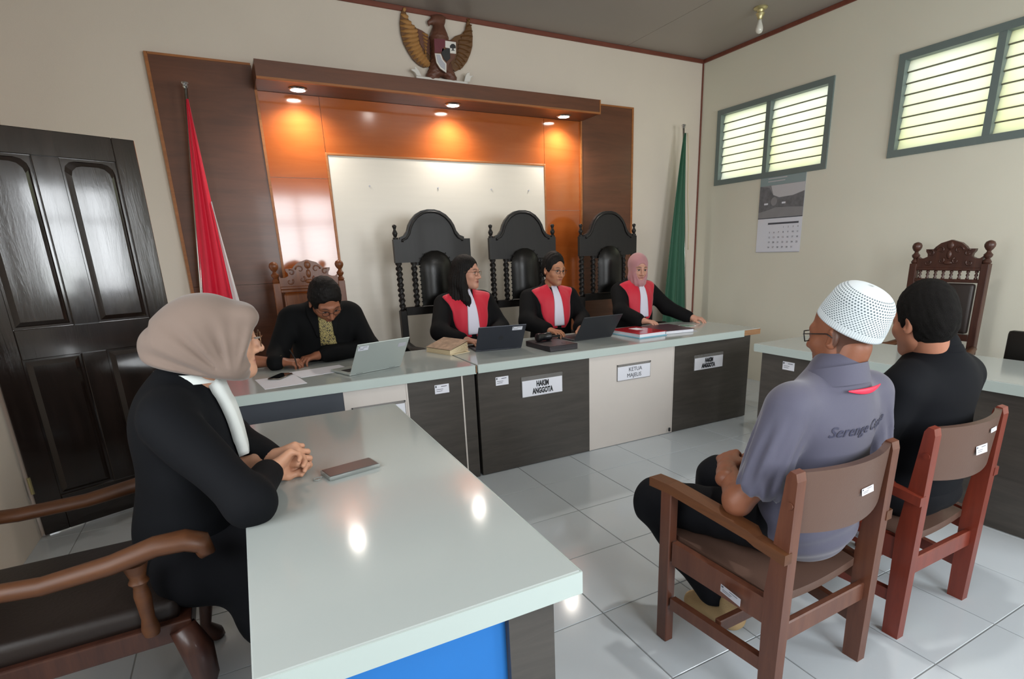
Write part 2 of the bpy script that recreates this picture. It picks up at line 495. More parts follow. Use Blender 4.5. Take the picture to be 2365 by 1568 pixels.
# ---- door leaf, hinged on the left wall and swung open towards the back wall
def door():
    a = R(24.6)
    root = thing('door_1', None, None, (-4.372, .192, 0), a, kind='structure')
    W, H, T = .80, 2.02, .038
    st = .105
    def part(nm, lo, hi, bev=.003, m='door_wood'):
        return MB().box2(lo, hi, bev).build(nm, m, root)
    # local: x along the leaf, -y towards the room
    part('stile', (0, -T, .01), (st, 0, H)); part('stile', (W - st, -T, .01), (W, 0, H))
    mid = (W) / 2
    for (z0, z1) in ((.01, .20), (.93, 1.08), (H - .12, H)):
        part('rail', (st, -T, z0), (W - st, 0, z1))
    part('muntin', (mid - .055, -T, 1.08), (mid + .055, 0, H - .12)); part('muntin', (mid - .055, -T, .20), (mid + .055, 0, .93))
    for (x0, x1) in ((st, mid - .055), (mid + .055, W - st)):
        for (z0, z1) in ((1.08, H - .12), (.20, .93)):
            b = MB(); b.box2((x0, -.024, z0), (x1, -.006, z1))
            # raised field with sloping borders, rounded top for the upper ones
            i, tpl = .035, []
            for s_, yy in ((.012, -.024), (i, -.036)):
                pts = [(x0 + s_, z0 + s_), (x1 - s_, z0 + s_)]
                if z0 > 1:
                    rr = .05
                    pts += [(x1 - s_, z1 - s_ - rr)] + [(x1 - s_ - rr + rr * math.cos(t), z1 - s_ - rr + rr * math.sin(t)) for t in (.5, 1.05)] + [(x1 - s_ - rr, z1 - s_)]
                    pts += [(x0 + s_ + rr, z1 - s_)] + [(x0 + s_ + rr - rr * math.sin(t), z1 - s_ - rr + rr * math.cos(t)) for t in (.5, 1.05)] + [(x0 + s_, z1 - s_ - rr)]
                else:
                    pts += [(x1 - s_, z1 - s_), (x0 + s_, z1 - s_)]
                tpl.append([(p[0], yy, p[1]) for p in pts])
            n = len(tpl[0])
            b.add(tpl[0] + tpl[1], [tuple(range(n, 2 * n))] + [(k, (k + 1) % n, n + (k + 1) % n, n + k) for k in range(n)])
            b.build('door_panel', 'door_wood', root)
    # lock plates, lever and key
    p = MB().box2((W - .062, -T - .006, .985), (W - .022, -T, 1.075), .002).build('lock_plate', 'brass', root)
    MB().tube([(W - .04, -T - .004, 1.0), (W - .04, -T - .04, .995), (W - .05, -T - .045, .992), (W - .125, -T - .045, .985)], [.008, .008, .009, .007], 8).build('lever', 'brass', p, smooth=True)
    p = MB().box2((W - .062, -T - .006, .745), (W - .022, -T, .82), .002).build('lock_plate', 'brass', root)
    MB().tube([(W - .045, -T - .004, .79), (W - .045, -T - .03, .79)], .004, 8).box2((W - .052, -T - .045, .765), (W - .038, -T - .028, .80), .002).build('key', 'brass', p)
    for z in (.25, 1.0, 1.8):
        MB().tube([(.0, -T - .004, z), (.0, -T - .004, z + .09)], .008, 8).build('hinge', 'brass', root)
door()

# ---- panelled back wall with canopy
PX0, PX1, PZ = -3.54, .465, 2.712
OX0, OX1 = -2.922, -.135
pn = thing('wall_panelling', 'brown wood wall panelling with amber centre and pale board behind the bench', 'panelling', (0, YB, 0))
def pp(nm, lo, hi, m, bev=0, parent=pn):
    return MB().box2(lo, hi, bev).build(nm, m, parent)
for (a, b_) in ((PX0, OX0), (OX1, PX1)):
    zs = [0, 1.2, PZ]
    for z0, z1 in zip(zs, zs[1:]):
        pp('side_panel', (a + .002, -.030, z0 + .0015), (b_ - .002, 0, z1 - .0015), 'walnut')
# edge bands
pp('edge_band', (PX0 - .018, -.034, 0), (PX0 + .002, 0, PZ + .012), 'edge_band')
pp('edge_band', (PX1 - .002, -.034, 0), (PX1 + .020, 0, PZ + .012), 'edge_band')
pp('edge_band', (PX0, -.034, PZ - .002), (OX0 - .006, 0, PZ + .012), 'edge_band')
pp('edge_band', (OX1 + .006, -.034, PZ - .002), (PX1, 0, PZ + .012), 'edge_band')
WX0, WX1, WZ = -2.488, -.539, 2.158
SO = 2.556
for (a, b_, z0, z1, m) in ((OX0, WX0, 0, 1.975, 0), (OX0, WX0, 1.975, SO, 0), (WX1, OX1, 0, 1.755, 0), (WX1, OX1, 1.755, SO, 0), (WX0, WX1, WZ, SO, 0)):
    pp('amber_panel', (a + .0015, -.016, z0 + .0015), (b_ - .0015, 0, z1 - .0015), 'amber_panel')
pp('inner_edge', (OX0 - .004, -.036, 0), (OX0 + .014, 0, SO), 'edge_band')
pp('inner_edge', (OX1 - .010, -.036, 0), (OX1 + .004, 0, SO), 'edge_band')
bd = pp('pale_board', (WX0 + .012, -.020, .02), (WX1 - .012, 0, WZ - .012), 'board_white')
for (lo, hi) in (((WX0 - .006, -.026, 0), (WX0 + .012, 0, WZ + .006)), ((WX1 - .012, -.026, 0), (WX1 + .006, 0, WZ + .006)), ((WX0 + .012, -.026, WZ - .012), (WX1 - .012, 0, WZ + .006))):
    pp('board_moulding', lo, hi, 'edge_band', .003)
for x in (-2.18, -1.60, -1.10, -.72):
    MB().tube([(x, -.0205, 1.93), (x, -.025, 1.93)], .007, 10).build('screw_cap', 'paper_grey', bd)
# canopy
CD = .345
cn = MB(); cn.box2((OX0 - .004, -CD, SO), (OX1 + .002, 0, 2.668)).build('canopy', 'walnut', pn)
pp('canopy_edge', (OX0 - .004, -CD - .003, SO - .004), (OX1 + .002, -CD + .022, SO + .010), 'edge_band')
pp('canopy_edge', (OX1 - .008, -CD - .003, SO + .010), (OX1 + .003, -CD + .02, 2.668), 'edge_band')
LAMPS = ((-2.65, 1.303), (-1.471, 1.303), (-.405, 1.313))
for k, (x, y) in enumerate(LAMPS):
    l = thing('downlight', ('leftmost', 'middle', 'rightmost')[k] + ' of three lit round downlights under the wall canopy', 'downlight', (x, y, SO), group='canopy downlights')
    MB().lathe([(.062, 0), (.064, -.004), (.058, -.010), (.050, -.010), (.050, 0)], n=24).build('rim', 'chrome', l, smooth=40)
    MB().lathe([(.049, -.002), (.049, -.008), (.030, -.012), (.001, -.013)], n=24).build('lamp_face', 'lamp_glow', l, smooth=40)
    sd = bpy.data.lights.new('downlight_beam', 'SPOT'); sd.energy = 36; sd.spot_size = R(150); sd.spot_blend = 1.0; sd.shadow_soft_size = .045
    sd.color = (1, .93, .84)
    so = bpy.data.objects.new('downlight_beam', sd); COL.objects.link(so); so.parent = l; so.location = (0, 0, -.03)
# ---- ceiling lamp holder with a bulb
bl = thing('ceiling_bulb', 'unlit glass bulb in a brass holder on the ceiling', 'light bulb', (.884, .291, HC))
MB().lathe([(.055, 0), (.056, -.006), (.048, -.014), (.030, -.020), (.024, -.035), (.036, -.045), (.030, -.056), (.020, -.075), (.019, -.088)], n=20).build('lamp_holder', 'brass', bl, smooth=40)
MB().lathe([(.014, -.085), (.016, -.105), (.024, -.128), (.030, -.150), (.029, -.168), (.020, -.184), (.001, -.190)], n=18).build('bulb', 'glass_bulb', bl, smooth=True)

# ---- flush lamp in the ceiling just above the frame; it shows as a glint in the amber panel
lb = thing('ceiling_downlight', 'lit round lamp set flush in the ceiling above the open floor, out of the frame', 'downlight', (-1.30, -2.03, HC))
MB().lathe([(.078, 0), (.080, -.004), (.072, -.010), (.062, -.010), (.062, 0)], n=24).build('rim', 'chrome', lb, smooth=40)
MB().lathe([(.061, -.002), (.061, -.008), (.030, -.010), (.001, -.011)], n=24).build('lamp_face', 'lamp_glow', lb, smooth=40)
pd_ = bpy.data.lights.new('ceiling_lamp_light', 'SPOT'); pd_.energy = 70; pd_.color = (1, .97, .92); pd_.shadow_soft_size = .06; pd_.spot_size = R(165); pd_.spot_blend = 1
po = bpy.data.objects.new('ceiling_lamp_light', pd_); COL.objects.link(po); po.parent = lb; po.location = (0, 0, -.03)
# ------------------------------------------------------------------ tables
TH, TT = .730, .048                                # worktop height and thickness
ZP = TH - TT                                       # top of the panels
def sticker(parent, M, w=.088, h=.054, m='paper_white'):
    """white inventory sticker with printed marks; faces -y of M"""
    s = MB(); s.M = M
    s.box2((-w / 2, -.0008, -h / 2), (w / 2, 0, h / 2))
    s.cur = 1
    for (a, b_, c, d) in ((-.46, -.36, .20, .40), (-.05, .35, .25, .32), (-.40, .08, -.05, 0), (-.40, .02, -.25, -.20)):
        s.box2((a * w, -.0012, c * h), (b_ * w, -.0008, d * h))
    return s.build('inventory_sticker', [m, 'ink_soft'], parent)
TR = Matrix.Translation
def bench(label, loc, rz, L, D, panels, pin, bare=None, bare_left=False, end=.085):
    """worktop L long (x) and D deep (y, front edge at y=0), panels (x0, x1, material) set back by pin"""
    t = thing('bench_table', label, 'table', loc, rz)
    MB().box2((0, 0, ZP), (L, D, TH), .003).build('worktop', 'lam_white', t)
    e = L if bare is None else bare
    MB().box2((.003, -.004, ZP - .005), (e, .0, TH - .003)).build('front_lip', 'lam_edge', t)
    if bare: MB().box2((bare, -.003, ZP + .002), (L, 0, TH - .004)).build('bare_edge', 'chipboard', t)
    if bare_left: MB().box2((-.005, -.003, ZP + .002), (.004, .06, TH - .006)).build('bare_edge', 'chipboard', t)
    for (a, b_, m) in panels:
        MB().box2((a + .0015, pin, .004), (b_ - .0015, pin + .018, ZP), .001).build('front_panel', m, t)
    for (a, b_, m) in panels[1:]:
        MB().box2((a - .006, pin - .003, .004), (a + .003, pin + .003, ZP)).build('cover_strip', 'lam_pale', t)
    for x in (panels[0][0] + .010, panels[-1][1] - .010):
        MB().box2((x - .009, pin + .018, .004), (x + .009, D - .08, ZP)).build('side_panel', 'lam_dark', t)
    return t
JX0, JX1, JYF, JYB = -2.062, .408, -.352, .41
jt = bench('long white-topped bench with brown and pale front panels before the three judges', (JX0, JYF, 0), 0, JX1 - JX0, JYB - JYF,
           [(.002, -1.236 - JX0, 'lam_dark'), (-1.236 - JX0, -.486 - JX0, 'lam_pale'), (-.486 - JX0, .322 - JX0, 'lam_dark')], .017, bare=.225 - JX0)
MB().tube([(-.53 - JX0, -.012, .03), (-.515 - JX0, .004, .045)], .008, 8).build('broken_corner', 'ink', jt)
CX0 = -3.44
ct = bench('clerk desk with white worktop and slate, pale and brown front at the judges bench', (CX0, JYF - .004, 0), 0, -2.074 - CX0, JYB - JYF,
           [(.02, -2.843 - CX0, 'slate_paint'), (-2.843 - CX0, -2.498 - CX0, 'lam_pale'), (-2.498 - CX0, -2.16 - CX0, 'lam_dark'), (-2.16 - CX0, -2.078 - CX0, 'lam_dark')], .017)
MB().box2((-2.078 - CX0, -.004, ZP), (-2.070 - CX0, .03, TH - .004)).build('joint_filler', 'chipboard', ct)
sticker(ct, TR((-2.29 - CX0, .0165, .611)))
sticker(jt, TR((-1.895 - JX0, .0165, .605)))
rt = bench('white-topped side bench with dark front along the right wall', (-.215, -.83, 0), R(-90), 2.1, .62,
           [(.05, 1.0, 'lam_dark'), (1.0, 2.06, 'lam_dark')], .022)
MB().box2((-.006, .002, ZP + .002), (.0, .62, TH - .004)).build('end_band', 'lam_edge', rt)
sticker(rt, TR((.265, .0215, .612)))
# table of the woman in the foreground
lt = thing('side_table', 'white-topped table with a blue end panel in the foreground', 'table', (-3.04, -1.75, 0), R(-.6))
LX, LYn, LYf = .310, -.795, .80
MB().box2((-LX, LYn, ZP), (LX, LYf, TH), .003).build('worktop', 'lam_white', lt)
MB().box2((-LX, LYn - .004, ZP - .006), (LX + .002, LYn, TH - .002)).build('end_lip', 'lam_edge', lt)
MB().box2((LX, LYn, ZP - .006), (LX + .003, LYf, TH - .003)).build('side_lip', 'lam_edge', lt)
MB().box2((.155, LYn + .035, .004), (.262, LYn + .075, ZP)).build('corner_board', 'lam_dark', lt)
MB().box2((.244, LYn + .075, .004), (.262, LYf - .04, ZP)).build('side_panel', 'lam_dark', lt)
MB().box2((-.262, LYn + .055, .06), (.155, LYn + .073, ZP)).build('blue_panel', 'blue_paint', lt)
MB().box2((-.244, LYf - .06, .004), (.244, LYf - .04, ZP)).build('far_panel', 'lam_dark', lt)

# ---- name plates
def plate(label, lines, cx, cz, w, h, holder_h, size, bold, sx, m='ink', y=JYF + .015, screws=False, tilt=0):
    p = thing('name_plate', label, 'name plate', (cx, y, cz))
    p.rotation_euler = (0, tilt, 0)
    MB().box2((-w / 2 - .004, -.004, -h / 2 - .004), (w / 2 + .004, 0, h / 2 + holder_h)).build('holder', 'acrylic', p)
    MB().box2((-w / 2, -.006, -h / 2), (w / 2, -.0042, h / 2)).build('card', 'paper_white', p)
    for k, (ln, dx) in enumerate(lines):
        text('lettering', ln, size, m, p, TR((dx, -.0068, h * (.22 - .44 * k))) @ FRONT, bold=bold, sx=sx)
    if screws:
        for x in (-w / 2 - .002, w / 2 + .002):
            MB().tube([(x, -.004, h / 2 + .012), (x, -.008, h / 2 + .012)], .004, 8).build('screw', 'ink', p)
    return p
plate('white name plate reading HAKIM ANGGOTA beside the small sticker', [('HAKIM', 0), ('ANGGOTA', .0)], -1.610, .529, .297, .106, .026, .050, .0022, .60)
plate('white name plate reading KETUA MAJELIS on the pale panel', [('KETUA', .01), ('MAJELIS', 0)], -.860, .530, .290, .098, .016, .040, .0, .95, 'ink_soft', screws=True)
plate('white name plate reading HAKIM ANGGOTA at the far right of the bench', [('HAKIM', 0), ('ANGGOTA', -.005)], -.132, .510, .296, .093, .024, .044, .0030, .62)
plate('white name plate half hidden by the table corner under the silver laptop', [('PANITERA', -.02), ('PENGGANTI', -.02)], -2.665, .513, .29, .098, .016, .046, .0, .9, 'ink_soft', screws=True, y=JYF + .011)

# ------------------------------------------------------------------ chairs
def twist(b, x, y, z0, z1, r, turns):
    n, m = 12, max(10, int((z1 - z0) / .012))
    def fn(u, v):
        z = z0 + (z1 - z0) * v; a = 2 * PI * u
        rr = r * (1 + .34 * math.cos(2 * (a - turns * 2 * PI * v * .5)))
        return (x + rr * math.cos(a), y + rr * math.sin(a), z)
    b.grid(fn, n, m, True)
FIN = [(.020, 0), (.021, .012), (.012, .020), (.018, .034), (.021, .046), (.015, .060), (.009, .072), (.013, .084), (.018, .096), (.014, .106), (.002, .110)]
def judge_chair():
    """black high-backed chair, faces -y, origin on the floor under the back board"""
    t = thing('judge_chair', '', 'chair', (0, 0, 0), 0, 'black high-backed judge chairs')
    W = 'black_wood'
    half = [(.320, 1.325), (.320, 1.500), (.268, 1.500), (.268, 1.514), (.232, 1.528), (.205, 1.562), (.190, 1.605), (.165, 1.645), (.125, 1.685), (.075, 1.712), (.03, 1.722)]
    poly = [(-x, z) for x, z in half][::-1]
    poly = half + poly[0:] 
    low = [(-.320, 1.325), (-.17, 1.325), (-.16, 1.30), (.16, 1.30), (.17, 1.325)]
    poly = half + [(-x, z) for x, z in reversed(half)][0:-1] + low
    b = MB(); b.prism(poly, .035, TR((0, -.005, 0))); b.build('head_board', W, t)
    # moulded rim along the arch
    rim = [(x, -.010, z - .02) for x, z in half[2:]]; rim = [(p[0] * .93, p[1], p[2]) for p in rim]
    pts = rim + [(-p[0], p[1], p[2]) for p in reversed(rim)]
    MB().tube(pts, .009, 6).build('arch_moulding', W, t, smooth=True)
    for sx in (-1, 1):
        f = MB().lathe(FIN, (sx * .298, .012, 1.500), 12).build('finial', W, t, smooth=50)
        b = MB(); twist(b, sx * .292, .012, .955, 1.325, .021, 9); b.build('twisted_post', W, t, smooth=60)
        b = MB(); twist(b, sx * .172, .004, .98, 1.325, .020, 8); b.build('twisted_column', W, t, smooth=60)
        MB().box2((sx * .292 - .026, -.014, .0), (sx * .292 + .026, .040, .955), .004).build('rear_leg', W, t)
        MB().box2((sx * .292 - .024, -.555, .0), (sx * .292 + .024, -.505, .66), .004).build('front_leg', W, t)
        MB().tube([(sx * .300, .0, .70), (sx * .310, -.25, .675), (sx * .315, -.46, .69), (sx * .315, -.55, .675), (sx * .315, -.565, .645)], [.024, .026, .030, .030, .018], 10).build('arm', W, t, smooth=True)
    MB().box2((-.27, -.012, .915), (.27, .032, .980), .004).build('lower_rail', W, t)
    MB().box2((-.29, -.54, .36), (.29, .0, .42), .004).build('seat_frame', W, t)
    MB().box((0, -.30, .455), (.55, .52, .085), bev=.03).build('seat_cushion', 'black_leather', t, smooth=True)
    # upholstered back with a rounded top
    def pad(u, v):
        a = (u - .5) * 2; z = .985 + .425 * v
        wz = .138 * (1.0 if v < .62 else math.sqrt(max(0.0, 1 - ((v - .62) / .385) ** 2.3)))
        x = a * wz
        bul = (1 - abs(a) ** 2.6) * (1 - max(0, (v - .55) / .45) ** 3)
        return (x, -.030 - .060 * bul * min(1, (v + .1) * 4), z)
    pb = MB(); pb.grid(pad, 15, 22); pd = pb.build('back_pad', 'black_leather', t, smooth=True)
    st = MB()
    for k in range(26):
        u = k / 25; v = min(1, max(0, 1 - abs(2 * u - 1) * 1.0))
        side = -1 if u < .5 else 1
        vv = v * .98
        p = pad(0 if side < 0 else 1, vv)
        st.ell((p[0] + side * .004, -.036, p[2] + (.003 if vv > .7 else 0)), (.006, .005, .006), 6, 4)
    st.build('nail_heads', 'black_wood', pd, smooth=True, kind='stuff')
    return t
jc = judge_chair()
JCH = [(-1.825, 1.02, 'black high-backed chair with its right finial missing, behind the long-haired judge'),
       (-1.010, 1.03, 'black high-backed chair behind the male judge in the middle'),
       (-.105, 1.03, 'black high-backed chair behind the judge in the pink headscarf')]
def chair_copy(proto, first, loc, rz, label):
    o = proto if first else copy_tree(proto)
    o.location = loc; o.rotation_euler = (0, 0, rz); o['label'] = label
    return o
for k in (1, 2, 0):
    c = chair_copy(jc, k == 1, (JCH[k][0], JCH[k][1], 0), R((2, -1, -2)[k]), JCH[k][2])
    if k == 0:
        for o in [x for x in bpy.data.objects if x.parent == c and x.name.startswith('finial')]:
            if max(v.co.x for v in o.data.vertices) > .2: bpy.data.objects.remove(o)

BALL = [(.020, 0), (.026, .010), (.020, .022), (.013, .032), (.024, .046), (.026, .058), (.015, .070), (.011, .080), (.022, .092), (.030, .108), (.031, .122), (.024, .138), (.010, .146), (.001, .148)]
def carved_chair(label, loc, rz, W, spindles=True, pad='brown_leather', loc_arm='arm_wood', arms=True, group='carved wooden armchairs', dep=1.0):
    """carved armchair, faces -y, origin on the floor below the rear posts"""
    t = thing('carved_armchair', label, 'chair', loc, rz, group)
    hw = .222
    dp = lambda pts: [(x, y * dep, z) for x, y, z in pts]
    for sx in (-1, 1):
        MB().box2((sx * hw - .024, -.020, .44), (sx * hw + .024, .024, 1.215), .005).build('back_post', W, t)
        MB().lathe(BALL, (sx * hw, .002, 1.215), 14).build('ball_finial', W, t, smooth=50)
        MB().tube([(sx * hw, .002, .44), (sx * hw, .03, .25), (sx * hw, .07, 0)], [.028, .024, .022], 8).build('rear_leg', W, t, smooth=True)
        # cabriole front leg with a carved knee
        MB().tube(dp([(sx * .27, -.47, .40), (sx * .285, -.49, .33), (sx * .285, -.495, .24), (sx * .265, -.475, .14), (sx * .255, -.465, .07), (sx * .265, -.485, .02), (sx * .265, -.49, 0)]), [.034, .042, .034, .022, .019, .030, .026], 10).build('front_leg', W, t, smooth=True)
        if arms:
            pts = [(sx * .235, -.01, .655), (sx * .262, -.12, .634), (sx * .288, -.26, .630), (sx * .300, -.38, .648), (sx * .305, -.46, .672), (sx * .308, -.515, .672), (sx * .309, -.545, .655), (sx * .309, -.548, .634), (sx * .309, -.535, .626)]
            MB().tube(dp(pts), [.024, .025, .026, .029, .031, .033, .033, .031, .020], 12, flat=(1.1, .85)).build('arm', loc_arm, t, smooth=True)
            MB().lathe([(.018, 0), (.022, .02), (.016, .05), (.018, .09), (.020, .12), (.017, .14), (.015, .15), (.024, .162), (.018, .174), (.024, .195), (.030, .215)], (sx * .285, -.415 * dep, .415), 12).build('arm_post', loc_arm, t, smooth=50)
    # crest
    half = [(.0, 1.372), (.030, 1.362), (.062, 1.352), (.092, 1.328), (.104, 1.312), (.152, 1.312), (.150, 1.296), (.138, 1.280), (.136, 1.262), (.160, 1.250), (.185, 1.250), (.200, 1.262), (.200, 1.185)]
    poly = half + [(-x, z) for x, z in reversed(half[1:])]
    b = MB(); b.prism(poly, .030, TR((0, -.014, 0)))
    cr = b.build('crest', W, t)
    cv = MB()
    for sx in (-1, 1):
        for (a0, r0, cx, cz) in ((0, .030, .055, 1.305), (1, .024, .115, 1.285), (2, .022, .045, 1.235), (2.5, .024, .13, 1.222)):
            pts = [(sx * (cx + math.cos(a0 + k * .55) * r0 * (1 - k / 14)), -.017, cz + math.sin(a0 + k * .55) * r0 * (1 - k / 14)) for k in range(11)]
            cv.tube(pts, [.006 - .0003 * k for k in range(11)], 6)
    cv.ell((0, -.016, 1.335), (.022, .010, .028)); cv.ell((0, -.016, 1.275), (.016, .010, .030)); cv.ell((0, -.016, 1.22), (.03, .008, .014))
    cv.build('carving', W, cr, smooth=True, kind='stuff')
    MB().box2((-.2, -.018, 1.168), (.2, .020, 1.190), .004).build('upper_rail', W, t)
    ztop = 1.168
    if spindles:
        for k in range(8):
            x = -.175 + .35 * k / 7
            MB().lathe([(.010, 0), (.012, .008), (.006, .018), (.012, .030), (.006, .042), (.012, .050), (.010, .058)], (x, .0, 1.11), 8).build('spindle', W, t, smooth=True)
        ztop = 1.112
    MB().box2((-.2, -.018, ztop - .022), (.2, .020, ztop), .004).build('middle_rail', W, t)
    MB().box2((-.2, -.016, .70), (.2, .018, .745), .006).build('lower_rail', W, t)
    MB().box((0, -.012, (.745 + ztop - .022) / 2), (.370, .050, ztop - .022 - .755), bev=.018).build('back_pad', pad, t, smooth=True)
    MB().box2((-.27, -.49 * dep, .36), (.27, .02, .42), .006).build('seat_frame', W, t)
    MB().box((0, -.24 * dep, .445), (.50, .46 * dep, .07), bev=.025).build('seat_cushion', pad, t, smooth=True)
    return t
carved_chair('brown carved armchair with turned spindles standing empty against the right wall', (1.06, -1.335, 0), R(-90) , 'carved_brown')
carved_chair('amber carved armchair with ball finials behind the writing clerk', (-2.785, 1.02, 0), R(-1), 'carved_amber', spindles=False, pad='carved_amber', loc_arm='carved_amber')
carved_chair('dark carved armchair with scrolled arms in the left foreground', (-4.125, -1.51, 0), R(91), 'carved_brown', spindles=True, dep=1.2)

# chair with dark padded back at the right edge
dc = thing('padded_chair', 'dark padded chair behind the side bench at the right edge', 'chair', (.62, -2.14, 0), R(-90))
MB().box((0, 0, .66), (.44, .05, .40), bev=.02).build('backrest', 'black_leather', dc, smooth=True)
MB().box((0, -.22, .44), (.44, .42, .07), bev=.025).build('seat', 'black_leather', dc, smooth=True)
for sx in (-1, 1):
    MB().tube([(sx * .2, .02, .0), (sx * .2, .0, .44), (sx * .2, .02, .80)], .011, 8).build('rear_leg', 'plastic_black', dc)
    MB().tube([(sx * .2, -.42, .0), (sx * .2, -.40, .42)], .011, 8).build('front_leg', 'plastic_black', dc)

def witness_chair(label, loc, rz, W, frame2, sticks):
    """wooden chair with curved padded back, faces -y, origin on the floor between the rear feet"""
    t = thing('wooden_armchair', label, 'chair', loc, rz, 'wooden chairs facing the bench')
    hw = .222
    for sx in (-1, 1):
        # rear post: leans back above the seat
        prof = [(-.027, 0), (.027, 0), (.031, .40), (.036, .77), (.030, .793), (.012, .797), (.002, .78), (-.034, .40)]
        b = MB()
        n = len(prof); x0, x1 = sx * hw - .019, sx * hw + .019
        vs = [(x0, y, z) for y, z in prof] + [(x1, y, z) for y, z in prof]
        b.add(vs, [tuple(range(n)), tuple(range(2 * n - 1, n - 1, -1))] + [(i, (i + 1) % n, n + (i + 1) % n, n + i) for i in range(n)])
        p = b.build('rear_leg', W, t)
        MB().tube([(sx * hw + sx * .021, .022, .700), (sx * hw + sx * .024, .022, .700)], .011, 10).build('screw_cap', W, p)
        xf = sx * .262
        MB().box2((xf - .018, -.440, 0), (xf + .018, -.390, .585), .003).build('front_leg', W, t)
        # side rail, low stretcher, arm
        def bar(nm, y0, z0, y1, z1, h, w, xa, xb, mm=W):
            b = MB(); d = Vector((xb - xa, y1 - y0, z1 - z0)); 
            vs = []
            for (x, y, z) in ((xa, y0, z0), (xb, y1, z1)):
                vs += [(x - w / 2, y, z - h / 2), (x + w / 2, y, z - h / 2), (x + w / 2, y, z + h / 2), (x - w / 2, y, z + h / 2)]
            b.add(vs, [(0, 1, 2, 3), (7, 6, 5, 4)] + [(i, (i + 1) % 4, 4 + (i + 1) % 4, 4 + i) for i in range(4)])
            return b.build(nm, mm, t)
        r_ = bar('seat_rail', -.38, .365, -.02, .335, .085, .024, xf - sx * .0, sx * hw)
        bar('stretcher', -.38, .165, -.01, .150, .045, .024, xf, sx * hw)
        b = MB()
        xa, xb = xf + sx * .004, sx * (hw + .012)
        top = [(-.485, .617), (-.40, .618), (-.09, .585), (-.06, .575), (.035, .560)]
        wid = [.052, .052, .050, .032, .030]
        vs = []
        for k, (y, z) in enumerate(top):
            u = (y + .485) / .52; x = xa + (xb - xa) * u + (sx * .010 if k > 2 else 0)
            w = wid[k] / 2
            vs += [(x - w, y, z - .032), (x + w, y, z - .032), (x + w, y, z), (x - w, y, z)]
        fs = [(0, 1, 2, 3), (19, 18, 17, 16)] + [(4 * k + i, 4 * k + (i + 1) % 4, 4 * k + 4 + (i + 1) % 4, 4 * k + 4 + i) for k in range(4) for i in range(4)]
        b.add(vs, fs); b.build('arm', frame2, t)
        if sx > 0 and sticks: sticker(r_, TR((sx * (hw + .045), -.13, .345)) @ rotm(0, R(2), R(84)), .085, .026, 'paper_grey')
    MB().box2((-hw, -.012, .235), (hw, .012, .300), .004).build('rear_stretcher', W, t)
    MB().box2((-.26, -.425, .325), (.26, -.40, .395), .003).build('front_rail', W, t)
    MB().box2((-.225, -.22, .145), (.225, -.195, .19), .003).build('cross_stretcher', W, t)
    # curved back panel, bulging backwards
    def shell(off):
        def fn(u, v):
            a = (u - .5) * 2
            x = a * .205; y = .006 + .045 * (1 - a * a) + off + .012 * v - .012
            z = .605 + .185 * v - .012 * (1 - a * a) * (1 - v)
            return (x, y, z)
        return fn
    b = MB(); f0, f1 = shell(0), shell(.022)
    N, K = 17, 4
    vs = [f0(i / (N - 1), j / (K - 1)) for j in range(K) for i in range(N)] + [f1(i / (N - 1), j / (K - 1)) for j in range(K) for i in range(N)]
    fs = []
    for s_ in (0, N * K):
        fs += [(s_ + j * N + i, s_ + j * N + i + 1, s_ + (j + 1) * N + i + 1, s_ + (j + 1) * N + i) for j in range(K - 1) for i in range(N - 1)]
    for i in range(N - 1):
        fs += [(i, i + 1, N * K + i + 1, N * K + i), ((K - 1) * N + i, (K - 1) * N + i + 1, N * K + (K - 1) * N + i + 1, N * K + (K - 1) * N + i)]
    for j in range(K - 1):
        for i in (0, N - 1): fs.append((j * N + i, (j + 1) * N + i, N * K + (j + 1) * N + i, N * K + j * N + i))
    b.add(vs, fs); bp = b.build('back_panel', 'vinyl_brown', t, smooth=50)
    q = f1(.40 if sticks else .55, .60)
    for (u, v, w, h) in sticks or []:
        q = f1(u, v); q2 = f1(u + .02, v)
        ang = math.atan2(q2[1] - q[1], q2[0] - q[0])
        sticker(bp, TR((q[0], q[1] + .004, q[2])) @ rotm(R(-9), 0, PI + ang), w, h)
    # dished seat
    def seat(off):
        def fn(u, v):
            a = (u - .5) * 2; y = -.47 + .44 * v
            return (a * (.235 - .035 * v), y, .400 - .045 * v + .018 * a * a + .02 * (1 - v) * 0 + off)
        return fn
    b = MB(); s0, s1 = seat(0), seat(-.028)
    vs = [s0(i / 12, j / 8) for j in range(9) for i in range(13)] + [s1(i / 12, j / 8) for j in range(9) for i in range(13)]
    fs = []
    for s_ in (0, 117): fs += [(s_ + j * 13 + i, s_ + j * 13 + i + 1, s_ + (j + 1) * 13 + i + 1, s_ + (j + 1) * 13 + i) for j in range(8) for i in range(12)]
    for i in range(12): fs += [(i, i + 1, 117 + i + 1, 117 + i), (104 + i, 105 + i, 222 + i, 221 + i)]
    for j in range(8): fs += [(j * 13, j * 13 + 13, 130 + j * 13, 117 + j * 13), (j * 13 + 12, j * 13 + 25, 142 + j * 13, 129 + j * 13)]
    b.add(vs, fs); b.build('seat', 'vinyl_brown', t, smooth=50)
    return t
witness_chair('brown wooden armchair under the man in the white cap', (-1.825, -2.515, 0), R(181), 'chair_wood', 'arm_wood', [(.42, .52, .062, .020)])
witness_chair('reddish wooden armchair under the man in black', (-1.155, -2.515, 0), R(180), 'chair_red', 'chair_red', [(.50, .50, .070, .030), (.36, .80, .050, .014)])
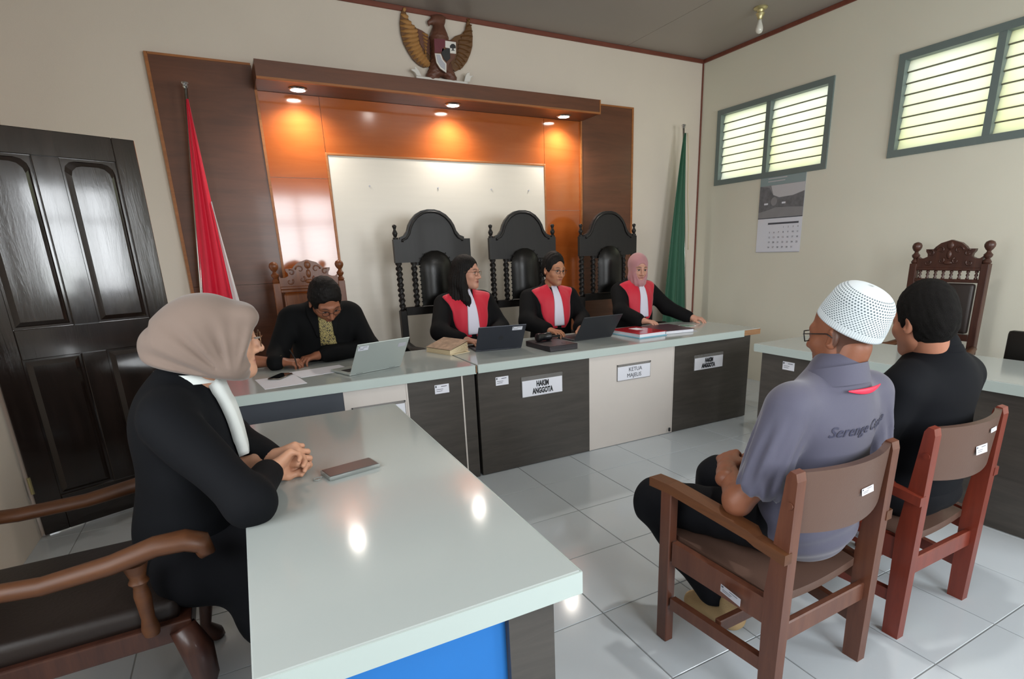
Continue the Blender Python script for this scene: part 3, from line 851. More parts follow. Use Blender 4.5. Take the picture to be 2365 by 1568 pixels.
# ------------------------------------------------------------------ people: smooth solids
def vlen(a): return np.sqrt((a * a).sum(-1))
class Fld:
    """distance field on a grid; shapes are blended smoothly, mesh() returns its surface"""
    def __init__(s, lo, hi, h):
        s.h = h; s.lo = np.array(lo, np.float32)
        n = np.ceil((np.array(hi) - s.lo) / h).astype(int) + 1
        s.n = n
        s.ax = [s.lo[i] + h * np.arange(n[i], dtype=np.float32) for i in range(3)]
        s.D = np.full(n, 1.0, np.float32)
    def _reg(s, lo, hi, m):
        a = np.clip(np.floor((np.array(lo) - m - s.lo) / s.h).astype(int), 0, s.n)
        b = np.clip(np.ceil((np.array(hi) + m - s.lo) / s.h).astype(int) + 1, 0, s.n)
        if (b <= a).any(): return None, None
        sl = tuple(slice(a[i], b[i]) for i in range(3))
        g = np.stack(np.meshgrid(*[s.ax[i][sl[i]] for i in range(3)], indexing='ij'), -1)
        return sl, g
    def _mix(s, sl, d, k):
        A = s.D[sl]
        if k > 0:
            h = np.maximum(k - np.abs(A - d), 0) / k
            s.D[sl] = np.minimum(A, d) - h * h * k * .25
        else: s.D[sl] = np.minimum(A, d)
    def _sub(s, sl, d, k):
        A = s.D[sl]; d = -d
        h = np.maximum(k - np.abs(A - d), 0) / max(k, 1e-6)
        s.D[sl] = np.maximum(A, d) + h * h * k * .25
    def cone(s, a, b, ra, rb=None, k=.02, flat=None, sub=False):
        """capsule with changing radius; flat = (axis vector, factor) squeezes the section"""
        rb = ra if rb is None else rb
        a = np.array(a, np.float32); b = np.array(b, np.float32)
        m = max(ra, rb)
        f = 1.0
        if flat: m *= max(1, flat[1])
        sl, g = s._reg(np.minimum(a, b) - m, np.maximum(a, b) + m, k + 3 * s.h)
        if sl is None: return s
        ab = b - a; pa = g - a
        t = np.clip((pa @ ab) / max(float(ab @ ab), 1e-9), 0, 1)
        q = pa - t[..., None] * ab
        if flat:
            w = np.array(flat[0], np.float32); w /= np.linalg.norm(w)
            c = q @ w
            q = q - c[..., None] * w * (1 - 1 / flat[1])
        d = vlen(q) - (ra + (rb - ra) * t)
        (s._sub if sub else s._mix)(sl, d, k)
        return s
    def chain(s, pts, rads, k=.02, flat=None):
        for i in range(len(pts) - 1): s.cone(pts[i], pts[i + 1], rads[i], rads[i + 1], k, flat)
        return s
    def ell(s, c, r, k=.02, rot=None, sub=False):
        m = max(r)
        c = np.array(c, np.float32)
        sl, g = s._reg(c - m, c + m, k + 3 * s.h)
        if sl is None: return s
        p = g - c
        if rot is not None: p = p @ np.array(Euler(rot, 'XYZ').to_matrix(), np.float32)
        r = np.array(r, np.float32)
        k0 = vlen(p / r); k1 = np.maximum(vlen(p / (r * r)), 1e-6)
        d = k0 * (k0 - 1) / k1
        (s._sub if sub else s._mix)(sl, d, k)
        return s
    def box(s, c, r, rad=.01, k=.01, rot=None, sub=False):
        m = float(np.linalg.norm(r)) + rad
        c = np.array(c, np.float32)
        sl, g = s._reg(c - m, c + m, k + 3 * s.h)
        if sl is None: return s
        p = g - c
        if rot is not None: p = p @ np.array(Euler(rot, 'XYZ').to_matrix(), np.float32)
        q = np.abs(p) - (np.array(r, np.float32) - rad)
        d = vlen(np.maximum(q, 0)) + np.minimum(q.max(-1), 0) - rad
        (s._sub if sub else s._mix)(sl, d, k)
        return s
    def clip(s, n, p, k=.005):
        """keep the side of the plane that n points away from"""
        n = np.array(n, np.float32); n /= np.linalg.norm(n)
        sl, g = s._reg(s.lo, s.lo + s.h * s.n, 0)
        d = -((g - np.array(p, np.float32)) @ n)
        s._sub(sl, d, k)
        return s
    def ripple(s, fn):
        sl, g = s._reg(s.lo, s.lo + s.h * s.n, 0)
        s.D[sl] += fn(g[..., 0], g[..., 1], g[..., 2]).astype(np.float32)
        return s
    def at(s, p):
        """field value at points (trilinear)"""
        q = (np.asarray(p, np.float32) - s.lo) / s.h
        q = np.clip(q, 0, s.n - 1.001)
        i = q.astype(int); f = q - i
        r = 0
        for dx in (0, 1):
            for dy in (0, 1):
                for dz in (0, 1):
                    w = (f[..., 0] if dx else 1 - f[..., 0]) * (f[..., 1] if dy else 1 - f[..., 1]) * (f[..., 2] if dz else 1 - f[..., 2])
                    r = r + w * s.D[i[..., 0] + dx, i[..., 1] + dy, i[..., 2] + dz]
        return r
    def mesh(s, smooth=1):
        D = s.D
        D[0] = D[-1] = np.abs(D[0]) + .001; D[:, 0] = np.abs(D[:, 0]) + .001; D[:, -1] = np.abs(D[:, -1]) + .001
        D[:, :, 0] = np.abs(D[:, :, 0]) + .001; D[:, :, -1] = np.abs(D[:, :, -1]) + .001
        S = D < 0
        n = np.array(D.shape) - 1
        cnt = np.zeros(n, np.int8)
        cor = [(a, b, c) for a in (0, 1) for b in (0, 1) for c in (0, 1)]
        for a, b, c in cor: cnt += S[a:a + n[0], b:b + n[1], c:c + n[2]]
        act = (cnt > 0) & (cnt < 8)
        I = np.argwhere(act)
        if len(I) == 0: return np.zeros((0, 3)), np.zeros((0, 4), int)
        idx = -np.ones(n, np.int32); idx[act] = np.arange(len(I))
        pos = np.zeros((len(I), 3), np.float32); num = np.zeros(len(I), np.float32)
        ed = [(p, q) for p in cor for q in cor if p < q and sum(abs(x - y) for x, y in zip(p, q)) == 1]
        for p, q in ed:
            dp = D[I[:, 0] + p[0], I[:, 1] + p[1], I[:, 2] + p[2]]; dq = D[I[:, 0] + q[0], I[:, 1] + q[1], I[:, 2] + q[2]]
            cr = (dp < 0) != (dq < 0)
            t = np.where(cr, dp / np.where(cr, dp - dq, 1), 0)
            P0 = np.array(p, np.float32); P1 = np.array(q, np.float32)
            pos += np.where(cr[:, None], P0 + t[:, None] * (P1 - P0), 0); num += cr
        V = (I + pos / num[:, None]) * s.h + s.lo
        Fs = []
        for ax in range(3):
            u, w = [(1, 2), (2, 0), (0, 1)][ax]
            A = np.take(S, range(0, n[ax]), ax); B = np.take(S, range(1, n[ax] + 1), ax)
            E = np.argwhere(A != B)
            E = E[(E[:, u] > 0) & (E[:, w] > 0) & (E[:, u] < n[u]) & (E[:, w] < n[w])]
            if len(E) == 0: continue
            flip = A[E[:, 0], E[:, 1], E[:, 2]]
            c = []
            for du, dw in ((0, 0), (-1, 0), (-1, -1), (0, -1)):
                e = E.copy(); e[:, u] += du; e[:, w] += dw
                c.append(idx[e[:, 0], e[:, 1], e[:, 2]])
            q = np.stack(c, 1)
            q[~flip] = q[~flip][:, ::-1]
            Fs.append(q)
        Q = np.concatenate(Fs)
        Q = Q[(Q >= 0).all(1)][:, ::-1]
        for _ in range(smooth):
            acc = np.zeros_like(V); c = np.zeros(len(V), np.float32)
            for a, b in ((0, 1), (1, 2), (2, 3), (3, 0)):
                np.add.at(acc, Q[:, a], V[Q[:, b]]); np.add.at(acc, Q[:, b], V[Q[:, a]])
                np.add.at(c, Q[:, a], 1); np.add.at(c, Q[:, b], 1)
            V = V * .45 + .55 * acc / np.maximum(c, 1)[:, None]
        return V, Q

def np_mesh(name, pieces, m, smooth=True):
    """pieces: list of (verts, quads, colours or None) joined into one mesh"""
    V = np.concatenate([p[0] for p in pieces]); o = 0; Q = []
    for p in pieces:
        Q.append(p[1] + o); o += len(p[0])
    Q = np.concatenate(Q)
    me = bpy.data.meshes.new(name)
    me.vertices.add(len(V)); me.vertices.foreach_set('co', V.astype(np.float32).ravel())
    me.loops.add(len(Q) * 4); me.loops.foreach_set('vertex_index', Q.astype(np.int32).ravel())
    me.polygons.add(len(Q)); me.polygons.foreach_set('loop_start', np.arange(0, len(Q) * 4, 4, dtype=np.int32))
    me.update(calc_edges=True); me.validate()
    if pieces[0][2] is not None:
        Cc = np.concatenate([np.concatenate([p[2], np.ones((len(p[2]), 1))], 1) for p in pieces]).astype(np.float32)
        at = me.color_attributes.new('Col', 'FLOAT_COLOR', 'POINT'); at.data.foreach_set('color', Cc.ravel())
    me.materials.append(MATS[m])
    if smooth: me.shade_smooth()
    return me
def xf(V, M):
    M = np.array(M, np.float32)
    return V @ M[:3, :3].T + M[:3, 3]

def skin_mat():
    m = mat('skin', '#a07050', .48, attr='Col', spec=.35, var=.05, vscale=40, bump=.03, bscale=180)
    m.node_tree.nodes['Principled BSDF'].inputs['Subsurface Weight'].default_value = .08
    m.node_tree.nodes['Principled BSDF'].inputs['Subsurface Radius'].default_value = (.02, .008, .005)
skin_mat()

def sstep(a, b, x):
    t = np.clip((x - a) / (b - a), 0, 1); return t * t * (3 - 2 * t)
def blend(C, col, w):
    return C * (1 - w[:, None]) + np.array(lin(col))[None] * w[:, None]

def head(h=.004, skin='#b07a5e', male=True, lip='#9a5c50', brow='#1c1512', wide=1.0, neck=True, stubble=None, ears=True):
    """head with face in its own frame: looks along -y, eye level z = 0, about 0.235 tall"""
    f = Fld((-.11, -.14, -.20), (.11, .135, .145), h)
    w = wide
    f.ell((0, .018, .035), (.074 * w, .094, .086), .0)
    f.ell((0, -.018, -.03), (.063 * w, .072, .084), .03)
    f.cone((-.040 * w, .0, -.058), (0, -.056, -.094), .024, .020, .03); f.cone((.040 * w, .0, -.058), (0, -.056, -.094), .024, .020, .03)
    f.ell((0, -.070, -.097), (.022, .018, .018), .02)
    for sx in (-1, 1):
        f.ell((sx * .040 * w, -.054, -.026), (.024, .020, .022), .025)
        f.cone((sx * .012, -.081, .020), (sx * .045 * w, -.064, .020), .011, .010, .018)
        f.ell((sx * .031, -.094, -.001), (.017, .013, .011), .012, sub=True)
        f.ell((sx * .031, -.0715, -.001), (.0145, .0125, .0125), .003)
        f.cone((sx * .020, -.0835, .0075), (sx * .043, -.074, .004), .0035, .003, .004)
        # ear
        if ears:
            f.ell((sx * .076 * w, .014, -.012), (.010, .019, .031), .006, rot=(R(-12), 0, sx * R(22)))
            f.ell((sx * .083 * w, .006, -.008), (.006, .010, .017), .006, sub=True)
    f.cone((0, -.083, .012), (0, -.106, -.033), .0070, .0115, .011)
    for sx in (-1, 1): f.ell((sx * .0125, -.091, -.038), (.010, .012, .009), .008)
    f.cone((-.018, -.079, -.0615), (.018, -.079, -.0615), .0065, .0065, .010)
    f.cone((-.015, -.0785, -.0715), (.015, -.0785, -.0715), .0072, .0072, .010)
    f.cone((-.024, -.083, -.0665), (.024, -.083, -.0665), .0016, .0016, .003, sub=True)
    if neck: f.cone((0, .030, -.05), (0, .036, -.20), .052 if male else .046, .056 if male else .048, .03)
    V, Q = f.mesh(1)
    C = np.tile(np.array(lin(skin)), (len(V), 1))
    x, y, z = V[:, 0], V[:, 1], V[:, 2]
    ax = np.abs(x)
    fr = (y < -.03)
    C = blend(C, lip, np.where(fr, np.exp(-((ax / .021) ** 4 + ((z + .0665) / .0095) ** 4)), 0) * .95)
    C = blend(C, '#4a211c', np.where(fr, np.exp(-((ax / .022) ** 4 + ((z + .0665) / .0018) ** 2)), 0) * .8)
    C = blend(C, '#7a4a3c', np.where(fr, np.exp(-(((ax - .031) / .019) ** 2 + ((z - .0) / .012) ** 2)), 0) * .35)
    de = np.sqrt(((ax - .031) / .0135) ** 2 + ((z + .0015) / .0050) ** 2)
    C = blend(C, '#b9aca4', np.where(fr, sstep(1.15, .8, de), 0))
    di = np.sqrt((ax - .030) ** 2 + (z + .001) ** 2)
    C = blend(C, '#120c0a', np.where(fr & (de < 1.1), sstep(.0078, .0060, di), 0))
    C = blend(C, '#15100e', np.where(fr, np.exp(-(((ax - .031) / .0155) ** 4 + ((z - .0065 + (ax - .031) ** 2 * 10) / .0026) ** 2)), 0) * .9)
    zb = .0225 + .004 * np.sin(np.clip((ax - .012) / .035, 0, 1) * PI)
    C = blend(C, brow, np.where(fr, np.exp(-(((ax - .031) / .021) ** 4 + ((z - zb) / .0042) ** 2)), 0) * .9)
    C = blend(C, '#6e3f33', np.where(fr, np.exp(-(((ax - .031) / .02) ** 2 + ((z + .015) / .006) ** 2)), 0) * .18)
    if stubble:
        C = blend(C, stubble, np.where(y < .0, sstep(-.05, -.085, z) * .18, 0))
    return f, V, Q, C

def hand(side, curl=(25, 30, 20), spread=1.0, thumb=0.0, h=.0032, skin='#b07a5e', forearm=.20, fr=.034, dcurl=0):
    """hand in its own frame: wrist at the origin, fingers along -y, palm down; side +1 has the thumb on +x (right hand)"""
    f = Fld((-.085, -.21, -.13), (.085, forearm + .04, .06), h)
    kn = [.031, .0105, -.0105, -.030]; ln = [.066, .074, .069, .054]; yk = [-.086, -.090, -.086, -.076]
    for i in range(4):
        f.cone((side * kn[i] * .45, -.01, 0), (side * kn[i], yk[i], .003), .0155, .0115, .016)
        p = np.array((side * kn[i], yk[i], .003)); a = 0
        d0 = side * kn[i] * 1.6 * spread
        seg = [ln[i] * .46, ln[i] * .31, ln[i] * .25]
        r0 = [.0096, .0090, .0092, .0080][i]
        for j in range(3):
            a += R(curl[j] + dcurl * i)
            dirv = np.array((d0 * (1 if j == 0 else .6), -math.cos(a), -math.sin(a))); dirv /= np.linalg.norm(dirv)
            q = p + dirv * seg[j]
            f.cone(p, q, r0 * (1 - .07 * j), r0 * (.93 - .09 * j), .003 if j else .006)
            p = q
    f.ell((side * .026, -.035, -.012), (.016, .030, .014), .014, rot=(0, 0, side * R(18)))
    T = [(side * .026, -.018, -.008), (side * (.048 - .012 * thumb), -.050, -.016 - .012 * thumb), (side * (.056 - .025 * thumb), -.078, -.020 - .02 * thumb), (side * (.055 - .035 * thumb), -.100, -.024 - .022 * thumb)]
    f.chain(T, [.0135, .0115, .0100, .0078], .008)
    f.cone((0, -.005, 0), (0, .045, 0), .0235, .0240, .02, flat=((1, 0, 0), 1.15))
    f.cone((0, .035, 0), (0, forearm, 0), .0245, fr, .02, flat=((1, 0, 0), 1.1))
    V, Q = f.mesh(1)
    C = np.tile(np.array(lin(skin)), (len(V), 1))
    nz = RNG.normal(size=len(V)) * 0
    C = blend(C, '#6b3f32', sstep(-.11, -.16, V[:, 1]) * .0 + 0 * nz)
    return V, Q, C

def aim(p, d, up=(0, 0, 1)):
    """matrix whose -y axis points along d and whose z axis leans to up"""
    d = Vector(d).normalized(); y = -d
    u = Vector(up); x = y.cross(u).normalized(); z = x.cross(y).normalized()
    M = Matrix((x, y, z)).transposed().to_4x4(); M.translation = Vector(p)
    return M

def drape(f, rows, d=(0, 1, -.3), off=.006, th=.006, nu=9, start=.45):
    """cloth strip laid on the front of a field; rows: list of (z, x0, x1)"""
    d = np.array(d, np.float64); d /= d[1]
    zs = np.array([r[0] for r in rows]); x0 = np.array([r[1] for r in rows]); x1 = np.array([r[2] for r in rows])
    nv = max(len(rows) * 3, 14)
    t = np.linspace(0, 1, nv); s_ = np.linspace(0, 1, len(rows))
    zz = np.interp(t, s_, zs); a = np.interp(t, s_, x0); b = np.interp(t, s_, x1)
    u = np.linspace(0, 1, nu)
    X = a[:, None] + (b - a)[:, None] * u[None]; Z = np.repeat(zz[:, None], nu, 1)
    Y = np.full_like(X, -start)
    P = np.stack([X, Y, Z + d[2] * Y], -1)
    hit = np.zeros(X.shape, bool)
    for _ in range(140):
        v = f.at(P); hit |= v < .001
        step = np.where(hit, 0, np.clip(v * .8, .002, .03))
        P = P + step[..., None] * d
    n = d / np.linalg.norm(d)
    A = (P - n * off).reshape(-1, 3); B = (P - n * (off - th)).reshape(-1, 3)
    N = len(A); Q = []
    for j in range(nv - 1):
        for i in range(nu - 1):
            k = j * nu + i
            Q.append((k, k + 1, k + nu + 1, k + nu)); Q.append((N + k + nu, N + k + nu + 1, N + k + 1, N + k))
    rim = [i for i in range(nu)] + [j * nu + nu - 1 for j in range(1, nv)] + [(nv - 1) * nu + i for i in range(nu - 2, -1, -1)] + [j * nu for j in range(nv - 2, 0, -1)]
    for p, q in zip(rim, rim[1:] + rim[:1]): Q.append((p, N + p, N + q, q))
    return np.concatenate([A, B]), np.array(Q)

def folds(amp, seed, n=5, fx=14, fy=14, fz=14):
    r = np.random.default_rng(seed)
    K = [(r.normal(size=3) * np.array((fx, fy, fz)), r.uniform(0, 6.28)) for _ in range(n)]
    def fn(x, y, z):
        s_ = 0
        for k, ph in K: s_ = s_ + np.sin(k[0] * x + k[1] * y + k[2] * z + ph)
        return amp * s_ / n ** .5
    return fn

def glasses(parent, M, m='plastic_black', r=.021, rect=False, w=.0016):
    g = thing('glasses_tmp', None, None)
    bpy.data.objects.remove(g)
    b = MB(); b.M = M
    for sx in (-1, 1):
        if rect:
            c = [(-.024, .014), (.022, .016), (.024, .004), (.020, -.016), (-.016, -.017), (-.024, -.006)]
            pts = [(sx * (.032 + x), -.098 + abs(x + .02) * .25, z - .002) for x, z in c]
        else:
            pts = [(sx * .032 + r * math.cos(2 * PI * k / 16), -.097 + abs(sx * .032 + r * math.cos(2 * PI * k / 16)) * .08, -.003 + r * .88 * math.sin(2 * PI * k / 16)) for k in range(16)]
        b.tube(pts + [pts[0], pts[1]], w, 6)
        b.tube([(sx * .053, -.091, .004), (sx * .068, -.080, .006), (sx * .080, .0, .004), (sx * .082, .02, -.008)], w * .9, 6)
    b.tube([(-.012, -.098, .001), (0, -.101, .004), (.012, -.098, .001)], w, 6)
    o = b.build('glasses', m, parent, smooth=True)
    return o
# ------------------------------------------------------------------ people: garments, hair, figures
mat('hair_black', '#110e0d', .6, bump=.5, bscale=260, stretch=(1, 1, .15), spec=.2)
mat('hair_cropped', '#12100f', .8, spec=.15, bump=.6, bscale=420)
mat('robe_black', '#08080a', .85, spec=.2)
mat('robe_red', '#c4062c', .6, sheen=.3, bump=.03, bscale=300)
mat('bib_white', '#d5d3e2', .7, bump=.12, bscale=70, stretch=(6, 6, .4))
mat('scarf_pink', '#b07c80', .8, sheen=.3, bump=.02, bscale=300)
mat('scarf_taupe', '#7a695f', .85, sheen=.25, bump=.02, bscale=300)
mat('jacket_black', '#07080a', .85, spec=.2)
mat('blazer_navy', '#07090e', .85, spec=.2)
mat('blouse_white', '#dadfdc', .7, bump=.05, bscale=90, stretch=(5, 5, .5))
mat('shirt_grey', '#4b4a5c', .72, sheen=.25, bump=.05, bscale=400)
mat('thread_dark', '#33344a', .7)
mat('shirt_black', '#080a10', .85, spec=.2)
mat('trousers_black', '#0c0d12', .85, spec=.2)
mat('shoe_tan', '#b0946a', .75, bump=.2, bscale=200)
mat('shoe_black', '#15130f', .4)
mat('strap_red', '#b5122e', .5)
mat('lanyard_red', '#ff2b4a', .5)
mat('lens_smoke', '#3a2a2a', .1, alpha=.6)
mat('silver_ring', '#d8d4cc', .2, metal=1)
mat('wire_gold', '#8a6a50', .3, metal=.8)

def batik():
    m = mat('batik', '#b9a866', .7)
    nt = m.node_tree; b = nt.nodes['Principled BSDF']
    tc = nt.nodes.new('ShaderNodeTexCoord'); v = nt.nodes.new('ShaderNodeTexVoronoi'); v.feature = 'DISTANCE_TO_EDGE'; v.inputs['Scale'].default_value = 120
    n = nt.nodes.new('ShaderNodeTexNoise'); n.inputs['Scale'].default_value = 60
    mx = nt.nodes.new('ShaderNodeMath'); mx.operation = 'MULTIPLY'
    cr = nt.nodes.new('ShaderNodeValToRGB'); cr.color_ramp.interpolation = 'CONSTANT'
    cr.color_ramp.elements[0].color = lin('#2a2620') + (1,); cr.color_ramp.elements[1].position = .045; cr.color_ramp.elements[1].color = lin('#a99a60') + (1,)
    nt.links.new(tc.outputs['Object'], v.inputs['Vector']); nt.links.new(tc.outputs['Object'], n.inputs['Vector'])
    nt.links.new(v.outputs['Distance'], mx.inputs[0]); nt.links.new(n.outputs[0], mx.inputs[1]); nt.links.new(mx.outputs[0], cr.inputs[0])
    nt.links.new(cr.outputs[0], b.inputs['Base Color'])
batik()

def hair_short(M, parent, m='hair_black', top=.012, side=.006, front=.062, nape=-.075, h=.0045, wide=1.0, fringe=None, seed=1):
    f = Fld((-.11, -.13, -.14), (.11, .14, .16), h)
    f.ell((0, .020, .038), ((.074 + side) * wide, .094 + side, .086 + top), 0)
    f.ell((0, .030, -.01), ((.070 + side) * wide, .088 + side, .085), .02)
    f.ripple(folds(.0016, seed, 6, 160, 160, 120))
    # free the face, the ears and the neck
    f.ell((0, -.128, front - .120), (.078, .092, .120), .010, sub=True)
    for sx in (-1, 1): f.ell((sx * .050, -.098, .030), (.030, .050, .036), .008, sub=True)
    for sx in (-1, 1): f.ell((sx * .094 * wide, .000, -.045), (.036, .036, .050), .008, sub=True)
    f.box((0, 0, nape - .10), (.2, .2, .10), .01, .01, sub=True)
    if fringe: f.ell(*fringe)
    V, Q = f.mesh(1)
    return link('hair', np_mesh('hair', [(xf(V, M), Q, None)], m), parent)

def torso_mesh(parent, f, name, m, smooth=2):
    V, Q = f.mesh(smooth)
    return link(name, np_mesh(name, [(V, Q, None)], m), parent)
def body_mesh(parent, pieces):
    return link('body', np_mesh('body', pieces, 'skin'), parent)
def core(chain_pts, skin, r=.034, h=.012):
    """slim arms and shoulders under the clothes that join head and hands"""
    P_ = np.array([q for c in chain_pts for q in c]); m = r + .03
    f = Fld(P_.min(0) - m, P_.max(0) + m, h)
    for c in chain_pts: f.chain(c, [r] * len(c), .02)
    V, Q = f.mesh(1)
    return (V, Q, np.tile(np.array(lin(skin)), (len(V), 1)))
def shoes(parent, pts, m='shoe_black', yaw=0):
    for (x, y) in pts:
        f = Fld((x - .08, y - .21, -.01), (x + .08, y + .14, .12), .006)
        f.cone((x, y + .04, .045), (x, y - .12, .032), .043, .036, .02, flat=((1, 0, 0), 1.05))
        f.cone((x, y + .05, .05), (x, y + .04, .085), .040, .036, .02)
        f.clip((0, 0, -1), (x, y, .002))
        torso_mesh(parent, f, 'shoe', m)

HEADS = {}
def head_matrix(p, yaw=0, pitch=0, roll=0):
    """pitch > 0 looks down"""
    return Matrix.Translation(p) @ rotm(0, 0, R(yaw)) @ rotm(R(pitch), 0, 0) @ rotm(0, R(roll), 0)

# ---- the three judges
def judge(label, loc, head_p, head_r, skin, male, arms, hair, sw=.185, wide=1.0, face=None, lean=0.0, seed=1, hand_kw=({}, {}), yaw=0, lip='#9a5c50'):
    p = thing('person', label, 'person', loc, R(yaw), 'judges in red and black robes')
    f = Fld((-.48, -.62, .40), (.48, .26, 1.20), .0085)
    L = lean
    f.ell((0, .0, .58), (.20, .16, .22), 0)
    f.ell((0, -.01 - L * .5, .80), (.185, .135, .24), .06)
    f.ell((0, -.005 - L, .96), (.185, .118, .14), .06)
    f.cone((-.13, .01 - L, 1.035), (.13, .01 - L, 1.035), .062, .062, .05)
    f.cone((0, .02 - L, 1.02), (0, .015 - L, 1.105), .080, .062, .05)
    for sx, (el, wr) in zip((-1, 1), arms):
        sh = (sx * sw, .01 - L, 1.015)
        f.cone(sh, el, .070, .066, .035); f.cone(el, wr, .066, .058, .03)
    f.ripple(folds(.0035, seed, 6, 16, 16, 7))
    # lap
    for sx in (-1, 1): f.cone((sx * .09, .0, .53), (sx * .11, -.40, .53), .10, .085, .05)
    lapmesh = torso_mesh(p, f, 'robe', 'robe_black', 2)
    for sx in (-1, 1):
        MB().tube([(sx * .11, -.40, .50), (sx * .11, -.39, .30), (sx * .11, -.36, .09)], [.075, .07, .075], 10).build('robe_leg', 'robe_black', p, smooth=True)
    shoes(p, [(-.11, -.40), (.11, -.40)])
    # red facings and white bib
    for sx in (-1, 1):
        rows = [(1.100, .045, .062), (1.085, .046, .125), (1.062, .042, .192), (1.030, .036, .184), (.98, .032, .158), (.92, .028, .142), (.86, .026, .140), (.80, .024, .128), (.745, .022, .100), (.70, .02, .06)]
        V, Q = drape(f, [(z, sx * a, sx * b) for z, a, b in rows], (0, 1, -.45), .007, .007, 11)
        link('red_facing', np_mesh('red_facing', [(V, Q, None)], 'robe_red'), p)
    V, Q = drape(f, [(1.105, -.022, .022), (1.06, -.026, .026), (1.0, -.031, .031), (.93, -.037, .037), (.86, -.043, .043), (.79, -.047, .047), (.74, -.048, .048)], (0, 1, -.3), .013, .008, 9)
    link('bib', np_mesh('bib', [(V, Q, None)], 'bib_white'), p)
    MB().grid(lambda u, v: (math.cos(2 * PI * u) * (.064 - .006 * v), .018 - L + math.sin(2 * PI * u) * (.066 - .006 * v), 1.085 + .038 * v - .016 * math.sin(2 * PI * u) * -1 * (1 if True else 0)), 24, 4, True).build('collar_band', 'robe_black', p, smooth=True)
    # head, hands
    M = head_matrix(head_p, *head_r)
    _, V, Q, C = head(.0036, skin, male, wide=wide, neck=False, ears=(hair != 'scarf'), stubble='#4a3a34' if male else None, lip=lip)
    pcs = [(xf(V, M), Q, C)]
    # throat that joins head and shoulders
    nf = Fld((-.12, -.16, .95), (.12, .16, 1.30), .006)
    nf.cone((0, .02 - L, .99), tuple(M @ Vector((0, .022, -.055))), .056, .050, .02)
    V, Q = nf.mesh(1); pcs.append((V, Q, np.tile(np.array(lin(skin)), (len(V), 1))))
    for sx, (el, wr), kw in zip((-1, 1), arms, hand_kw):
        if kw is None: continue
        kw = dict(kw); up = kw.pop('up', (0, 0, 1)); d = kw.pop('dir', None) or (Vector(wr) - Vector(el))
        V, Q, C = hand(1 if sx < 0 else -1, skin=skin, forearm=.12, fr=.028, **kw)
        d = Vector(d).normalized()
        pcs.append((xf(V, aim(Vector(wr) + d * .045, d, up)), Q, C))
    pcs.append(core([[(0, .02 - L, 1.03)] + [(sx * sw * .95, .01 - L, 1.0), el, Vector(wr) + (Vector(wr) - Vector(el)).normalized() * .03] for sx, (el, wr) in zip((-1, 1), arms)], skin))
    body_mesh(p, pcs)
    return p, M, f

# first judge: long black hair, glasses, looks to her left
W2 = (-1.725, .66, 0)
p2, M2, F2 = judge('judge with long black hair and glasses looking aside, in red and black robe', W2, (.015, -.045, 1.243), (41, 3, 0), '#c08e78', False,
    [((-.27, -.16, .83), (-.17, -.315, .785)), ((.255, -.08, .81), (.12, -.27, .775))], 'long', sw=.172, seed=11,
    hand_kw=(dict(curl=(18, 22, 14), dir=(.50, -.85, -.12)), dict(curl=(30, 35, 20), dir=(.2, -.95, -.1))), lip='#9c5a54')
def long_hair(M, parent):
    f = Fld((-.14, -.15, -.42), (.14, .17, .16), .005)
    f.ell((0, .022, .038), (.083, .102, .094), 0)
    f.ell((0, .045, -.03), (.088, .085, .11), .03)
    f.chain([(0, .06, -.08), (0, .065, -.20), (0, .06, -.33)], [.085, .085, .06], .04, flat=((1, 0, 0), 1.25))
    f.chain([(-.066, .012, .0), (-.074, .004, -.10), (-.075, -.030, -.20), (-.066, -.066, -.31)], [.026, .034, .030, .010], .02)
    f.chain([(.066, .012, .0), (.072, .012, -.10), (.070, -.012, -.17), (.060, -.040, -.27)], [.024, .028, .024, .008], .02)
    f.ripple(lambda x, y, z: .0022 * np.sin(np.arctan2(x, y - .02) * 34 + np.sin(z * 22) * 1.5))
    f.ell((.004, -.112, -.040), (.068, .100, .118), .008, sub=True)
    f.ell((0, -.060, -.16), (.044, .055, .085), .012, sub=True)
    V, Q = f.mesh(1)
    return link('hair', np_mesh('hair', [(xf(V, M), Q, None)], 'hair_black'), parent)
long_hair(M2, p2)
glasses(p2, M2, 'wire_gold', .022, w=.0012)

# second judge: man with cropped hair and glasses
W3 = (-.968, .66, 0)
p3, M3, F3 = judge('male judge with short hair and round glasses, in red and black robe', W3, (.004, -.075, 1.232), (8, 8, 3), '#b27d60', True,
    [((-.28, -.12, .84), (-.215, -.30, .785)), ((.255, -.10, .82), (.12, -.27, .775))], 'short', sw=.198, seed=23, wide=1.05,
    hand_kw=(dict(curl=(20, 30, 20), dir=(.25, -.95, -.06)), dict(curl=(30, 35, 20), dir=(-.3, -.9, -.1))))
hair_short(M3, p3, top=.022, side=.006, front=.108, nape=-.07, wide=1.05, seed=5)
glasses(p3, M3, 'plastic_black', .020, w=.0014)

